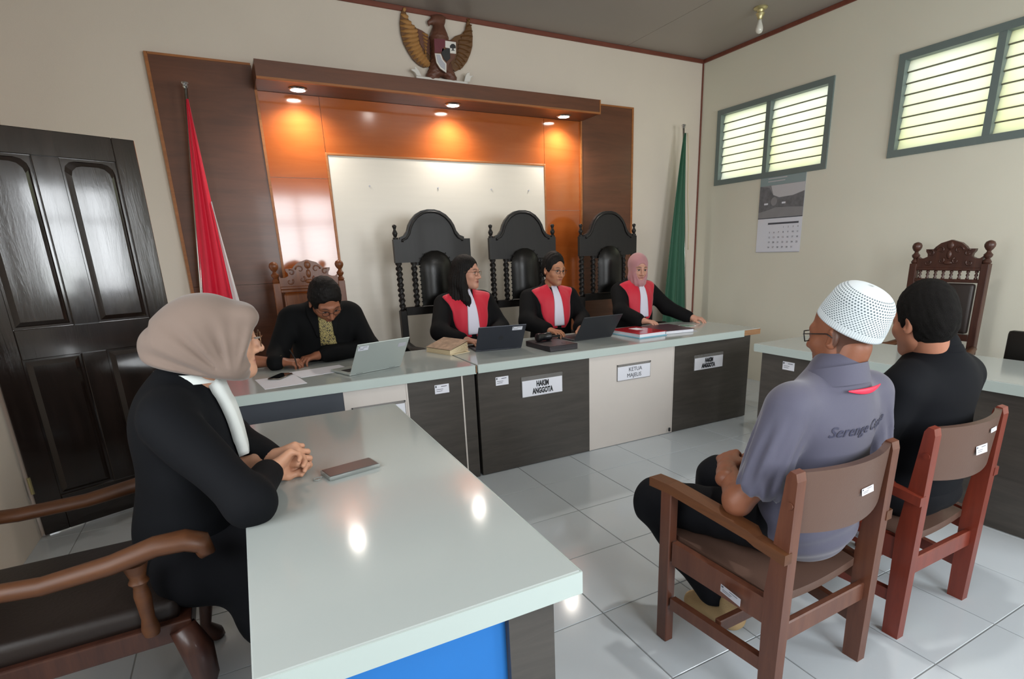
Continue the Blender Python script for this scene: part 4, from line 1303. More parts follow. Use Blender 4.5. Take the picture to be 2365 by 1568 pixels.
# third judge: pink headscarf
W4 = (-.085, .66, 0)
p4, M4, F4 = judge('judge in a dusty pink headscarf with both hands on the bench', W4, (.0, -.055, 1.208), (-14, 10, 2), '#c2917c', False,
    [((-.26, -.15, .85), (-.20, -.315, .790)), ((.27, -.14, .85), (.345, -.335, .775))], 'scarf', sw=.172, seed=31,
    hand_kw=(dict(curl=(18, 25, 15), dir=(.45, -.88, -.12), spread=1.2), dict(curl=(22, 28, 18), dir=(.35, -.9, -.12))), lip='#a1625a')
def scarf(M, parent, m, L=.0):
    f = Fld((-.13, -.14, -.20), (.13, .15, .16), .0045)
    f.ell((0, .020, .036), (.086, .106, .097), 0)
    f.ell((0, -.010, -.045), (.082, .090, .100), .03)
    f.cone((0, .010, -.10), (0, .02, -.20), .076, .078, .04)
    f.ell((0, -.054, -.116), (.056, .046, .036), .03)
    f.ripple(lambda x, y, z: .0022 * np.sin(np.arctan2(x, -(y + .02)) * 12 + z * 45) * np.clip(-z * 14, 0, 1))
    f.ell((0, -.118, -.010), (.057, .078, .080), .006, sub=True)
    V, Q = f.mesh(1)
    return link('headscarf', np_mesh('headscarf', [(xf(V, M), Q, None)], m), parent)
scarf(M4, p4, 'scarf_pink')
MB().tube([(-.150 + .0095 * math.cos(a), -.438 + .0095 * math.sin(a) * .3, .772 + .0095 * math.sin(a)) for a in np.linspace(0, 2 * PI, 13)], .002, 6).build('ring', 'silver_ring', p4, smooth=True)

# ---- the clerk: bent over his writing
pc = thing('person', 'clerk in a black jacket and batik shirt bent over his writing', 'person', (-2.80, .60, 0), 0)
f = Fld((-.50, -.62, .36), (.50, .26, 1.20), .0085)
f.ell((0, .0, .58), (.21, .17, .22), 0); f.ell((0, -.06, .80), (.20, .15, .22), .06); f.ell((.0, -.11, .955), (.20, .125, .14), .06)
f.cone((-.155, -.10, 1.030), (.155, -.10, 1.035), .066, .066, .05)
f.cone((0, -.09, 1.02), (0, -.12, 1.085), .085, .065, .05)
CE1, CW1 = (-.315, -.24, .80), (-.205, -.285, .785)
CE2, CW2 = (.275, -.20, .79), (-.03, -.27, .782)
CE1 = (-.30, -.20, .80); CW1 = (-.325, -.33, .772)
for sx, el, wr in ((-1, CE1, CW1), (1, CE2, CW2)):
    f.cone((sx * .195, -.09, 1.005), el, .072, .062, .035); f.cone(el, wr, .060, .048, .03)
f.ripple(folds(.004, 41, 6, 18, 18, 10))
for sx in (-1, 1): f.cone((sx * .09, .0, .53), (sx * .11, -.40, .53), .10, .085, .05)
torso_mesh(pc, f, 'jacket', 'jacket_black', 2)
V, Q = drape(f, [(1.07, -.030, .030), (1.03, -.035, .036), (.97, -.038, .042), (.90, -.040, .048), (.84, -.042, .052), (.78, -.042, .055)], (0, 1, -.25), .008, .006, 9)
link('batik_shirt', np_mesh('batik_shirt', [(V, Q, None)], 'batik'), pc)
for sx in (-1, 1):
    V, Q = drape(f, [(1.085, sx * .028, sx * .062), (1.03, sx * .033, sx * .100), (.96, sx * .038, sx * .098), (.88, sx * .042, sx * .075), (.82, sx * .046, sx * .058)], (0, 1, -.3), .013, .008, 6)
    link('lapel', np_mesh('lapel', [(V, Q, None)], 'jacket_black'), pc)
    MB().tube([(sx * .11, -.40, .50), (sx * .11, -.39, .30), (sx * .11, -.36, .09)], [.08, .07, .065], 10).build('trouser_leg', 'trousers_black', pc, smooth=True)
shoes(pc, [(-.11, -.40), (.11, -.40)])
MC = head_matrix((.022, -.225, 1.112), 12, 42, -6) @ Matrix.Scale(1.10, 4)
_, V, Q, C = head(.0036, '#935f47', True, wide=1.06, neck=False, stubble='#3a2a24', lip='#7d4a40')
pcs = [(xf(V, MC), Q, C)]
nf = Fld((-.14, -.25, .94), (.14, .12, 1.25), .006)
nf.cone((0, -.09, .99), tuple(MC @ Vector((0, .03, -.06))), .062, .054, .02)
V, Q = nf.mesh(1); pcs.append((V, Q, np.tile(np.array(lin('#935f47')), (len(V), 1))))
d = Vector((.82, -.42, -.06))
V, Q, C = hand(1, (48, 52, 34), thumb=.8, skin='#935f47', forearm=.16, fr=.036)
pcs.append((xf(V, aim(Vector(CW1) + Vector((.035, .0, .0)), d, (0.1, -.25, 1))), Q, C))
V, Q, C = hand(-1, (30, 35, 25), thumb=.4, skin='#935f47', forearm=.14, fr=.034)
pcs.append((xf(V, aim(Vector(CW2) + Vector((-.045, -.01, 0)), (-.9, -.4, -.1))), Q, C))
pcs.append(core([[(0, -.09, 1.03), (-.18, -.09, .99), CE1, CW1], [(0, -.09, 1.03), (.18, -.09, .99), CE2, CW2]], '#935f47'))
body_mesh(pc, pcs)
hair_short(MC, pc, top=.020, side=.010, front=.100, nape=-.08, wide=1.06, seed=9)
glasses(pc, MC, 'plastic_black', .020, w=.0013)
cuff = MB(); cuff.tube([Vector(CW1) + Vector((-.02, .03, 0)), Vector(CW1) + Vector((.035, 0, 0))], [.044, .042], 14); cuff.build('cuff', 'batik', pc, smooth=True)
MB().tube([Vector(CW1) + Vector((.110, -.10, -.042)), Vector(CW1) + Vector((.105, -.06, .025)), Vector(CW1) + Vector((.085, -.03, .075))], [.001, .004, .004], 8).build('pen', 'plastic_black', pc)
# ------------------------------------------------------------------ figures in the foreground
# ---- the woman at the side table; she faces +x
pw = thing('person', 'woman in a taupe headscarf and black blazer with clasped hands, seen from behind', 'person', (-3.495, -1.52, 0), R(90))
# local frame: forward -y (world +x), +x is world +y
f = Fld((-.48, -.42, .36), (.44, .28, 1.14), .0075)
f.ell((0, .0, .58), (.205, .165, .22), 0); f.ell((0, -.01, .78), (.200, .135, .21), .06); f.ell((0, -.005, .93), (.190, .118, .13), .06)
f.cone((-.130, -.005, .995), (.130, -.005, .995), .058, .058, .05); f.cone((0, -.015, .98), (0, -.045, 1.062), .088, .066, .05)
V, Q = drape(f, [(1.065, -.050, .050), (1.02, -.060, .060), (.97, -.066, .064), (.91, -.070, .064), (.86, -.070, .062), (.81, -.068, .06), (.765, -.062, .055)], (0, 1, -.25), .036, .028, 9)
link('blouse', np_mesh('blouse', [(V, Q, None)], 'blouse_white'), pw)
WE1, WW1 = (-.385, -.160, .778), (-.185, -.212, .775)
WE2, WW2 = (.22, -.12, .80), (-.072, -.232, .785)
for sx, el, wr in ((-1, WE1, WW1), (1, WE2, WW2)):
    f.cone((sx * .178, -.0, .970), el, .070, .060, .035); f.cone(el, wr, .058, .042, .03)
f.ripple(folds(.0035, 51, 6, 20, 20, 9))
for sx in (-1, 1): f.cone((sx * .09, .0, .53), (sx * .10, -.26, .53), .105, .085, .05)
torso_mesh(pw, f, 'blazer', 'blazer_navy', 2)
# skirt and shoes
sk = Fld((-.34, -.50, .05), (.34, .20, .70), .010)
for sx in (-1, 1): sk.chain([(sx * .12, .0, .52), (sx * .13, -.17, .50), (sx * .13, -.20, .42), (sx * .13, -.19, .30)], [.13, .12, .12, .13], .08); sk.chain([(sx * .11, -.2, .4), (sx * .11, -.22, .12)], [.09, .08], .06)
sk.ripple(folds(.005, 52, 5, 25, 25, 4))
torso_mesh(pw, sk, 'skirt', 'trousers_black', 2)
shoes(pw, [(-.11, -.26), (.11, -.26)])
# white blouse front and collar
MB().grid(lambda u, v: (math.cos(2 * PI * u) * (.094 - .010 * v), -.052 + math.sin(2 * PI * u) * (.092 - .012 * v), 1.046 + .026 * v + .008 * math.sin(2 * PI * u)), 28, 4, True).build('collar', 'blouse_white', pw, smooth=True)
MW = head_matrix((-.035, -.150, 1.160), 2, 3, 0)
_, V, Q, C = head(.0040, '#c09278', False, lip='#a3645c', ears=False, neck=False)
pcs = [(xf(V, MW), Q, C)]
nf = Fld((-.14, -.32, .88), (.14, .06, 1.2), .007)
nf.cone((0, -.02, .97), tuple(MW @ Vector((0, .03, -.06))), .055, .048, .02)
V, Q = nf.mesh(1); pcs.append((V, Q, np.tile(np.array(lin('#c09278')), (len(V), 1))))
# clasped hands
V, Q, C = hand(1, (58, 62, 30), thumb=.75, skin='#bd8d72', forearm=.10, fr=.028, h=.003)
pcs.append((xf(V, aim(Vector((-.180, -.218, .776)), (.52, -.80, .20), (.75, .45, .55))), Q, C))
V, Q, C = hand(-1, (60, 62, 30), thumb=.75, skin='#bd8d72', forearm=.10, fr=.028, h=.003)
pcs.append((xf(V, aim(Vector((-.092, -.234, .784)), (-.50, -.82, .20), (-.75, .45, .60))), Q, C))
pcs.append(core([[(0, -.02, .99), (-.16, .0, .96), WE1, WW1, (-.180, -.218, .776)], [(0, -.02, .99), (.16, .0, .96), WE2, WW2, (-.092, -.234, .784)]], '#bd8d72', .030))
body_mesh(pw, pcs)
# headscarf: stiff brow edge, gathered folds, bun at the back, tucked at the nape
hs = Fld((-.15, -.15, -.22), (.15, .26, .17), .005)
hs.ell((0, .028, .040), (.092, .112, .092), 0)
hs.cone((-.050, -.078, .066), (.050, -.078, .066), .030, .030, .05)
hs.cone((-.062, -.044, .0), (-.058, -.028, -.07), .030, .034, .04); hs.cone((.062, -.044, .0), (.058, -.028, -.07), .030, .034, .04)
hs.ell((0, .120, -.018), (.076, .078, .072), .07)
hs.ell((0, .05, -.05), (.088, .10, .080), .05)
hs.ell((0, .008, -.085), (.068, .076, .048), .05)
hs.cone((0, .002, -.08), (0, .012, -.135), .066, .074, .04)
def wfold(x, y, z):
    s_ = np.abs(x) * 6
    a = np.arctan2(z + .12, y + .02)          # fans out from the chin
    w = np.clip((.085 - z) * 9, 0, 1) * np.clip(np.abs(x) * 16, 0, 1)
    w = w * np.clip((np.hypot(z + .12, y + .02) - .035) * 14, 0, 1)
    return .0056 * w * (np.sin(a * 15 + .6) + .5 * np.sin(a * 27 + 2))
hs.ripple(wfold)
hs.clip((0, .25, -1), (0, -.03, -.118), .02)
hs.ell((0, -.145, -.030), (.074, .122, .112), .008, sub=True)
V, Q = hs.mesh(1)
link('headscarf', np_mesh('headscarf', [(xf(V, MW), Q, None)], 'scarf_taupe'), pw)
g = glasses(pw, MW @ TR((0, -.012, 0)), 'wire_gold', .024, w=.0014)
MB().tube([MW @ Vector((-.072, -.090, .006)), MW @ Vector((-.052, -.104, .005))], .0032, 6).build('glasses_hinge', 'chrome', g)

# ---- the man in the white cap; he faces +y
pm = thing('person', 'man in a white knitted cap and grey shirt seated on the brown chair', 'person', (-1.745, -2.375, 0), R(180))
# local: forward -y is world +y, +x is world -x (his left side)
f = Fld((-.42, -.34, .34), (.42, .30, 1.08), .0072)
f.ell((0, -.01, .50), (.182, .145, .13), 0); f.ell((0, .015, .66), (.185, .135, .20), .06); f.ell((0, .03, .86), (.198, .118, .14), .06)
f.cone((-.150, .03, .932), (.150, .03, .932), .060, .060, .05); f.cone((0, .035, .94), (-.006, .040, 1.005), .090, .076, .05)
SL = (.182, .03, .915); SR = (-.190, .04, .915)
f.cone(SL, (.252, .02, .700), .068, .070, .03); f.cone(SR, (-.25, .03, .68), .068, .066, .03)
# crumpled sleeve and shirt folds
def sfold(x, y, z):
    w = np.clip((np.abs(x) - .15) * 12, 0, 1) * np.clip((.925 - z) * 9, 0, 1)
    xc = .182 + .070 * np.clip((.915 - z) / .215, 0, 1)
    th = np.arctan2(y - .025, np.abs(x) - xc)
    r_ = w * (.0048 * np.sin(th * 8 + z * 16 + 1.5 * np.sin(z * 19)) + .0030 * np.sin(th * 13 - z * 24))
    t = np.clip((.70 - z) * 6, 0, 1) * (1 - w)
    return r_ + .003 * t * np.sin(z * 90 + x * 22) + .0022 * np.sin(x * 26 + z * 12)
f.ripple(sfold)
f.ell((.272, .005, .635), (.064, .066, .050), .012, sub=True)
torso_mesh(pm, f, 'shirt', 'shirt_grey', 1)
FM = f
# collar with a red lanyard showing below it
def ring(r0, r1, z0, z1, tilt=.22, cy=.036):
    def fn(u, v):
        a = 2 * PI * u; r_ = r0 + (r1 - r0) * v
        return (math.cos(a) * r_ * 1.03, cy + math.sin(a) * r_, z0 + (z1 - z0) * v + tilt * math.sin(a) * .10)
    return fn
MB().grid(ring(.092, .076, .972, 1.022, .22, .042), 30, 5, True).grid(ring(.096, .080, .968, 1.024, .22, .042), 30, 5, True).build('collar', 'shirt_grey', pm, smooth=True)
V, Q = drape(f, [(.918, .055, -.062), (.910, .062, -.068), (.900, .050, -.058)], (0, -1, -.35), .006, .004, 11) if False else (None, None)
MB().tube([(.065 - .15 * k / 10, .130 + .012 * math.sin(PI * k / 10), .972 - .006 * math.sin(PI * k / 10)) for k in range(11)], [.002 + .0075 * math.sin(PI * k / 10) for k in range(11)], 8, flat=(.35, 1)).build('lanyard', 'lanyard_red', pm, smooth=True)
# arms and hands in the lap
skin6 = '#80503a'
MM = head_matrix((-.030, .030, 1.118), 2, 8, 0)
_, V, Q, C = head(.0040, skin6, True, lip='#6d3f36', stubble='#2a1d18', neck=False)
x, y, z = V[:, 0], V[:, 1], V[:, 2]
C = blend(C, '#2a1d18', np.where((y > .02), sstep(-.085, -.045, z), 0) * .75)      # cropped hair under the cap
pcs = [(xf(V, MM), Q, C)]
nf = Fld((-.14, -.12, .86), (.14, .18, 1.15), .007)
nf.cone((0, .03, .92), tuple(MM @ Vector((0, .024, -.045))), .056, .056, .02)
V, Q = nf.mesh(1); pcs.append((V, Q, np.tile(np.array(lin(skin6)), (len(V), 1))))
af = Fld((-.02, -.32, .52), (.38, .12, .80), .006)
EL = (.290, -.035, .628); WR = (.165, -.195, .655)
af.cone((.250, .02, .72), EL, .045, .043, .02); af.cone(EL, WR, .042, .028, .02); af.ell((.297, -.028, .618), (.032, .032, .03), .02)
V, Q = af.mesh(1); pcs.append((V, Q, np.tile(np.array(lin(skin6)), (len(V), 1))))
d = (Vector(WR) - Vector(EL)).normalized()
V, Q, C = hand(-1, (35, 45, 25), thumb=.5, skin=skin6, forearm=.10, fr=.030)
pcs.append((xf(V, aim(Vector(WR) + d * .01, (-.72, -.62, .05), (.25, -.3, .9))), Q, C))
bf = Fld((-.40, -.32, .50), (.04, .14, .82), .008)
ER, WR2 = (-.285, -.02, .62), (-.06, -.205, .635)
bf.cone((-.25, .03, .72), ER, .045, .042, .02); bf.cone(ER, WR2, .041, .028, .02)
V, Q = bf.mesh(1); pcs.append((V, Q, np.tile(np.array(lin(skin6)), (len(V), 1))))
V, Q, C = hand(1, (40, 45, 25), thumb=.5, skin=skin6, forearm=.08, fr=.029)
pcs.append((xf(V, aim(Vector(WR2), (.8, -.55, .02), (0, -.2, 1))), Q, C))
pcs.append(core([[(0, .03, .90), (-.18, .03, .86), (-.25, .03, .72), ER], [(0, .03, .90), (.18, .03, .86), (.25, .02, .72), EL]], skin6, .036))
body_mesh(pm, pcs)
# trousers
tf = Fld((-.30, -.56, .08), (.42, .20, .64), .009)
tf.ell((0, -.04, .47), (.17, .12, .09), 0)
tf.chain([(.10, -.05, .49), (.285, -.420, .475), (.275, -.425, .44), (.115, -.26, .10)], [.098, .072, .068, .060], .03)
tf.chain([(-.09, -.05, .49), (-.02, -.415, .505), (-.02, -.42, .45), (-.05, -.30, .10)], [.098, .072, .068, .060], .03)
tf.ripple(folds(.004, 61, 6, 30, 30, 14))
torso_mesh(pm, tf, 'trousers', 'trousers_black', 1)
for (sx_, sy_, rz) in ((.110, -.225, R(12)), (-.05, -.26, R(-10))):
    sf = Fld((-.07, -.20, -.01), (.07, .12, .13), .006)
    sf.cone((0, .04, .045), (0, -.12, .034), .045, .040, .02); sf.cone((0, .05, .05), (0, .035, .10), .043, .044, .02)
    sf.clip((0, 0, -1), (0, 0, .003))
    V, Q = sf.mesh(2)
    Ms = TR((sx_, sy_, 0)) @ rotm(0, 0, rz)
    so = link('shoe', np_mesh('shoe', [(xf(V, Ms), Q, None)], 'shoe_tan'), pm)
    b = MB(); b.M = Ms; b.box((.0, .092, .098), (.020, .006, .060), (R(12), 0, 0), .002); b.build('pull_tab', 'strap_red', so)
# knitted cap
def cap_mat():
    m = mat('cap_knit', '#c9d1d5', .85)
    nt = m.node_tree; b = nt.nodes['Principled BSDF']
    uv = nt.nodes.new('ShaderNodeUVMap'); sep = nt.nodes.new('ShaderNodeSeparateXYZ')
    nt.links.new(uv.outputs[0], sep.inputs[0])
    def M_(op, a, b_=None):
        n = nt.nodes.new('ShaderNodeMath'); n.operation = op
        for i, v in enumerate((a, b_)):
            if v is None: continue
            if isinstance(v, (int, float)): n.inputs[i].default_value = v
            else: nt.links.new(v, n.inputs[i])
        return n.outputs[0]
    U, Vv = sep.outputs[0], sep.outputs[1]
    row = M_('FLOOR', M_('MULTIPLY', Vv, 26))
    u2 = M_('ADD', M_('MULTIPLY', U, 60), M_('MULTIPLY', row, .5))
    fu = M_('SUBTRACT', M_('FRACT', u2), .5); fv = M_('SUBTRACT', M_('FRACT', M_('MULTIPLY', Vv, 26)), .5)
    r2 = M_('SQRT', M_('ADD', M_('MULTIPLY', fu, fu), M_('MULTIPLY', fv, fv)))
    hole = M_('LESS_THAN', r2, .30)
    band = M_('MULTIPLY', M_('GREATER_THAN', Vv, .16), M_('LESS_THAN', Vv, .80))
    hole = M_('MULTIPLY', hole, band)
    rib = M_('MULTIPLY', M_('LESS_THAN', M_('FRACT', M_('MULTIPLY', U, 90)), .35), M_('LESS_THAN', Vv, .16))
    dark = M_('MAXIMUM', hole, M_('MULTIPLY', rib, .35))
    mx = nt.nodes.new('ShaderNodeMix'); mx.data_type = 'RGBA'
    nt.links.new(dark, mx.inputs[0]); mx.inputs[6].default_value = lin('#c9d1d5') + (1,); mx.inputs[7].default_value = lin('#59666c') + (1,)
    nt.links.new(mx.outputs[2], b.inputs['Base Color'])
    bp = nt.nodes.new('ShaderNodeBump'); bp.inputs['Strength'].default_value = .6; bp.inputs['Distance'].default_value = .003; bp.invert = True
    nt.links.new(dark, bp.inputs['Height']); nt.links.new(bp.outputs[0], b.inputs['Normal'])
cap_mat()
def cap(M, parent):
    nu, nv = 64, 26
    vs, fs, uvs = [], [], []
    for j in range(nv):
        t = j / (nv - 1)
        for i in range(nu):
            a = 2 * PI * i / nu
            if t < .55:
                q = t / .55; r_ = 1.0 - .10 * q * q; z = q * .070
            else:
                q = (t - .55) / .45; r_ = .90 * math.cos(q * PI / 2) ** .75; z = .070 + .056 * math.sin(q * PI / 2)
            vs.append((.0815 * r_ * math.cos(a), .1015 * r_ * math.sin(a), z)); uvs.append((i / nu, t))
    for j in range(nv - 1):
        for i in range(nu):
            i2 = (i + 1) % nu
            fs.append((j * nu + i, j * nu + i2, (j + 1) * nu + i2, (j + 1) * nu + i))
    me = bpy.data.meshes.new('knitted_cap'); me.from_pydata(vs, [], fs)
    ul = me.uv_layers.new(name='UVMap')
    for p in me.polygons:
        for li in p.loop_indices:
            v = me.loops[li].vertex_index; u = uvs[v][0]
            if (p.index % nu) == nu - 1 and u == 0: u = 1.0
            ul.data[li].uv = (u, uvs[v][1])
    me.transform(M); me.materials.append(MATS['cap_knit']); me.shade_smooth()
    o = link('knitted_cap', me, parent)
    sol = o.modifiers.new('thickness', 'SOLIDIFY'); sol.thickness = .003
    return o
cap(MM @ TR((0, .020, .020)) @ rotm(R(-34), 0, 0), pm)
glasses(pm, MM, 'plastic_black', rect=True, w=.0018)

# embroidered script across the back of the shirt
def embroider(body, size, M, f, parent, m):
    cu = bpy.data.curves.new('t', 'FONT'); cu.body = body; cu.size = size; cu.align_x = 'CENTER'; cu.shear = .35; cu.resolution_u = 3; cu.offset = .0005
    t = bpy.data.objects.new('t', cu); COL.objects.link(t)
    dg = bpy.context.evaluated_depsgraph_get(); dg.update()
    me = bpy.data.meshes.new_from_object(t.evaluated_get(dg)); bpy.data.objects.remove(t)
    n = len(me.vertices); co = np.zeros(n * 3); me.vertices.foreach_get('co', co); co = co.reshape(-1, 3)
    x = -co[:, 0]; zz = co[:, 1] + M[1]
    P = np.stack([x + M[0], np.full(n, .28), zz], -1)
    hit = np.zeros(n, bool)
    for _ in range(150):
        v = f.at(P); hit |= v < .0005
        P[:, 1] -= np.where(hit, 0, np.clip(v * .7, .0006, .02))
    P[:, 1] += .0022
    me.vertices.foreach_set('co', P.astype(np.float32).ravel()); me.materials.clear(); me.materials.append(MATS[m]); me.update()
    return link('embroidery', me, parent)
embroider('Serenge Cepaha', .044, (-.02, .842), FM, pm, 'thread_dark')

# ---- the man in black beside him
pb = thing('person', 'man in black with short dark hair seated on the reddish chair', 'person', (-1.10, -2.355, 0), R(180))
f = Fld((-.44, -.36, .34), (.44, .28, 1.06), .0085)
f.ell((0, .0, .50), (.19, .15, .16), 0); f.ell((0, .01, .66), (.205, .145, .20), .06); f.ell((0, .02, .85), (.22, .125, .14), .06)
f.cone((-.150, .02, .905), (.150, .02, .905), .066, .066, .05); f.cone((0, .02, .93), (0, .015, 1.005), .098, .072, .06)
f.cone((-.205, .02, .875), (-.275, -.03, .66), .076, .066, .03); f.cone((-.275, -.03, .66), (-.14, -.24, .62), .060, .045, .03)
f.cone((.205, .02, .875), (.275, -.03, .66), .076, .066, .03); f.cone((.275, -.03, .66), (.14, -.24, .62), .060, .045, .03)
f.ripple(folds(.0035, 71, 6, 18, 18, 9))
torso_mesh(pb, f, 'sweater', 'shirt_black', 2)
MB().grid(ring(.084, .072, .985, 1.006, .16, .018), 26, 3, True).build('neck_band', 'shirt_black', pb, smooth=True)
skin7 = '#a8725a'
MBk = head_matrix((.062, -.015, 1.100), -14, 12, 0)
_, V, Q, C = head(.0040, skin7, True, neck=False)
pcs = [(xf(V, MBk), Q, C)]
nf = Fld((-.14, -.14, .86), (.14, .16, 1.15), .007)
nf.cone((0, .02, .90), tuple(MBk @ Vector((0, .024, -.045))), .062, .057, .02)
V, Q = nf.mesh(1); pcs.append((V, Q, np.tile(np.array(lin(skin7)), (len(V), 1))))
for sx, wr in ((-1, (-.14, -.24, .62)), (1, (.14, -.24, .62))):
    V, Q, C = hand(1 if sx < 0 else -1, (35, 40, 25), thumb=.4, skin=skin7, forearm=.08, fr=.03)
    pcs.append((xf(V, aim(Vector(wr) + Vector((-sx * .03, -.03, 0)), (-sx * .7, -.65, -.1))), Q, C))
pcs.append(core([[(0, .02, .90), (sx * .18, .02, .85), (sx * .275, -.03, .66), (sx * .13, -.25, .62)] for sx in (-1, 1)], skin7, .034))
body_mesh(pb, pcs)
hair_short(MBk, pb, 'hair_cropped', top=.022, side=.006, front=.068, nape=-.082, seed=15)
tf = Fld((-.30, -.56, .08), (.30, .20, .64), .010)
tf.ell((0, .0, .47), (.19, .16, .10), 0)
for sx in (-1, 1): tf.chain([(sx * .10, -.02, .49), (sx * .15, -.42, .50), (sx * .15, -.43, .45), (sx * .13, -.36, .10)], [.10, .075, .070, .060], .03)
tf.ripple(folds(.004, 72, 6, 30, 30, 14))
torso_mesh(pb, tf, 'trousers', 'trousers_black', 1)
shoes(pb, [(-.13, -.38), (.13, -.38)])
# ------------------------------------------------------------------ things on the walls and on the tables
CR = cam.rotation_euler.to_matrix(); CP = Vector(cam.location)
def pix(u, v, axis, val):
    """point where the sight line through a photograph pixel meets the plane axis = val"""
    d = CR @ Vector(((u - PPX) / FOCAL, -(v - PPY) / FOCAL, -1))
    return CP + d * ((val - CP[axis]) / d[axis])

# ---- carved national emblem above the canopy
GY = YB - .045
em = thing('wall_emblem', 'carved wooden eagle emblem with shield above the canopy', 'emblem', (-1.50, YB, 2.67))
def zp(x, y, dy=0):
    p = pix(900 + x / 7.84, y / 7.84, 1, GY)
    return (p.x + 1.50, p.z - 2.67)
def flat(name, pts, y0, t, m, parent=em, bev=.004):
    poly = [zp(*q) for q in pts]
    b = MB(); b.prism(poly, t, TR((0, y0, 0)))
    o = b.build(name, m, parent)
    if bev:
        md = o.modifiers.new('bevel', 'BEVEL'); md.width = bev; md.segments = 2; md.limit_method = 'ANGLE'
    return o
LWG = [(265, 110), (215, 220), (195, 400), (215, 600), (268, 780), (340, 920), (430, 1060), (540, 1165), (640, 1215), (740, 1180), (745, 900), (735, 720), (690, 610), (600, 545), (510, 500), (400, 405), (335, 300), (292, 150)]
RWG = [(1432, 325), (1500, 480), (1520, 640), (1515, 820), (1480, 960), (1420, 1100), (1330, 1220), (1200, 1285), (1120, 1200), (1100, 900), (1095, 770), (1120, 715), (1200, 640), (1320, 600), (1378, 530), (1410, 400)]
wl = flat('wing', LWG, -.028, .014, 'garuda_gold'); wr = flat('wing', RWG, -.028, .014, 'garuda_gold')
def feather(parent, a, b_, w, y, m='garuda_feather', bulge=.010):
    A = Vector(zp(*a)); B = Vector(zp(*b_)); d = (B - A); L = d.length; d.normalize(); n = Vector((-d.y, d.x))
    f_ = MB()
    K = 7
    vs = []
    for k in range(K):
        t = k / (K - 1); ww = w * (.55 + .45 * math.sin(PI * min(1, t * 1.05 + .12))) * (1 if t < .98 else .35)
        c = A + d * L * t
        for s_ in (-1, 0, 1):
            q = c + n * ww * .5 * s_
            vs.append((q.x, y - (bulge if s_ == 0 else 0), q.y))
    fs = [(k * 3 + i, k * 3 + i + 1, k * 3 + 4 + i, k * 3 + 3 + i) for k in range(K - 1) for i in (0, 1)]
    vs += [(v[0], y + .006, v[2]) for v in vs]
    n0 = K * 3
    rim = [i * 3 for i in range(K)] + [K * 3 - 2, K * 3 - 1] + [i * 3 + 2 for i in range(K - 2, -1, -1)] + [1]
    fs += [(p, q, n0 + q, n0 + p) for p, q in zip(rim, rim[1:] + rim[:1])]
    f_.add(vs, fs); return f_.build('feather', m, parent, smooth=40)
root = [(300, 175), (345, 300), (400, 400), (460, 470), (510, 540), (525, 610), (530, 680), (540, 750), (560, 810), (585, 870), (610, 930), (640, 985), (675, 1030), (705, 1080), (735, 1120)]
tip = [(255, 130), (214, 240), (200, 350), (198, 450), (208, 550), (228, 650), (258, 740), (300, 830), (345, 910), (390, 985), (440, 1050), (500, 1115), (560, 1160), (615, 1195), (670, 1205)]
for k in range(15):
    feather(wl, root[k], tip[k], .030, -.030)
    # mirrored on the other wing, whose backlit shade is put into darker feathers
    r2 = (2 * 905 - root[k][0] + 0, root[k][1] + 190 - root[k][0] * .02); t2 = (2 * 905 - tip[k][0] - 70, tip[k][1] + 190)
    r2 = (1432 - (root[k][0] - 300) * .80, root[k][1] + 195); t2 = (1432 + (265 - tip[k][0]) * .9 + 20, tip[k][1] + 200)
    if k < 11: feather(wr, r2, t2, .030, -.030, 'garuda_gold', .008)
for k in range(7):
    feather(wl, (700 - k * 6, 640 + k * 62), (590 + k * 10, 590 + k * 62), .018, -.040)
flat('covert', [(505, 500), (600, 545), (690, 612), (735, 720), (742, 1000), (640, 900), (560, 790), (525, 650)], -.036, .012, 'garuda_brown', wl)
# body built of rounded relief
def gell(c, rx, rz, ry, m, name='body_relief', parent=em, rot=0):
    x, z = zp(*c)
    return MB().ell((x, -.030, z), (rx, ry, rz), 14, 10, (0, rot, 0)).build(name, m, parent, smooth=True)
bf_ = Fld((-.28, -.11, -.06), (.30, .02, .62), .006)
def gz(c): x, z = zp(*c); return (x, -.030, z)
bf_.cone(gz((900, 430)), gz((905, 700)), .042, .068, .03); bf_.cone(gz((905, 700)), gz((930, 1150)), .070, .080, .04)
bf_.cone(gz((930, 1150)), gz((760, 1400)), .060, .045, .04); bf_.cone(gz((950, 1150)), gz((1130, 1420)), .060, .045, .04)
bf_.cone(gz((850, 350)), gz((940, 350)), .036, .036, .02); bf_.cone(gz((800, 365)), gz((725, 395)), .026, .016, .010); bf_.cone(gz((725, 395)), gz((722, 465)), .015, .004, .006); bf_.cone(gz((800, 305)), gz((880, 285)), .014, .014, .008)
bf_.cone(gz((950, 325)), gz((1048, 312)), .022, .003, .006); bf_.cone(gz((960, 380)), gz((1010, 410)), .018, .003, .006); bf_.ell(gz((785, 290)), (.014, .012, .012), .01)
bf_.ripple(lambda x, y, z: .0022 * np.sin(z * 230 + np.abs(np.sin(x * 90)) * 2.4) * (z < .42))
V, Q = bf_.mesh(1)
link('eagle_body', np_mesh('eagle_body', [(V, Q, None)], 'garuda_brown'), em)
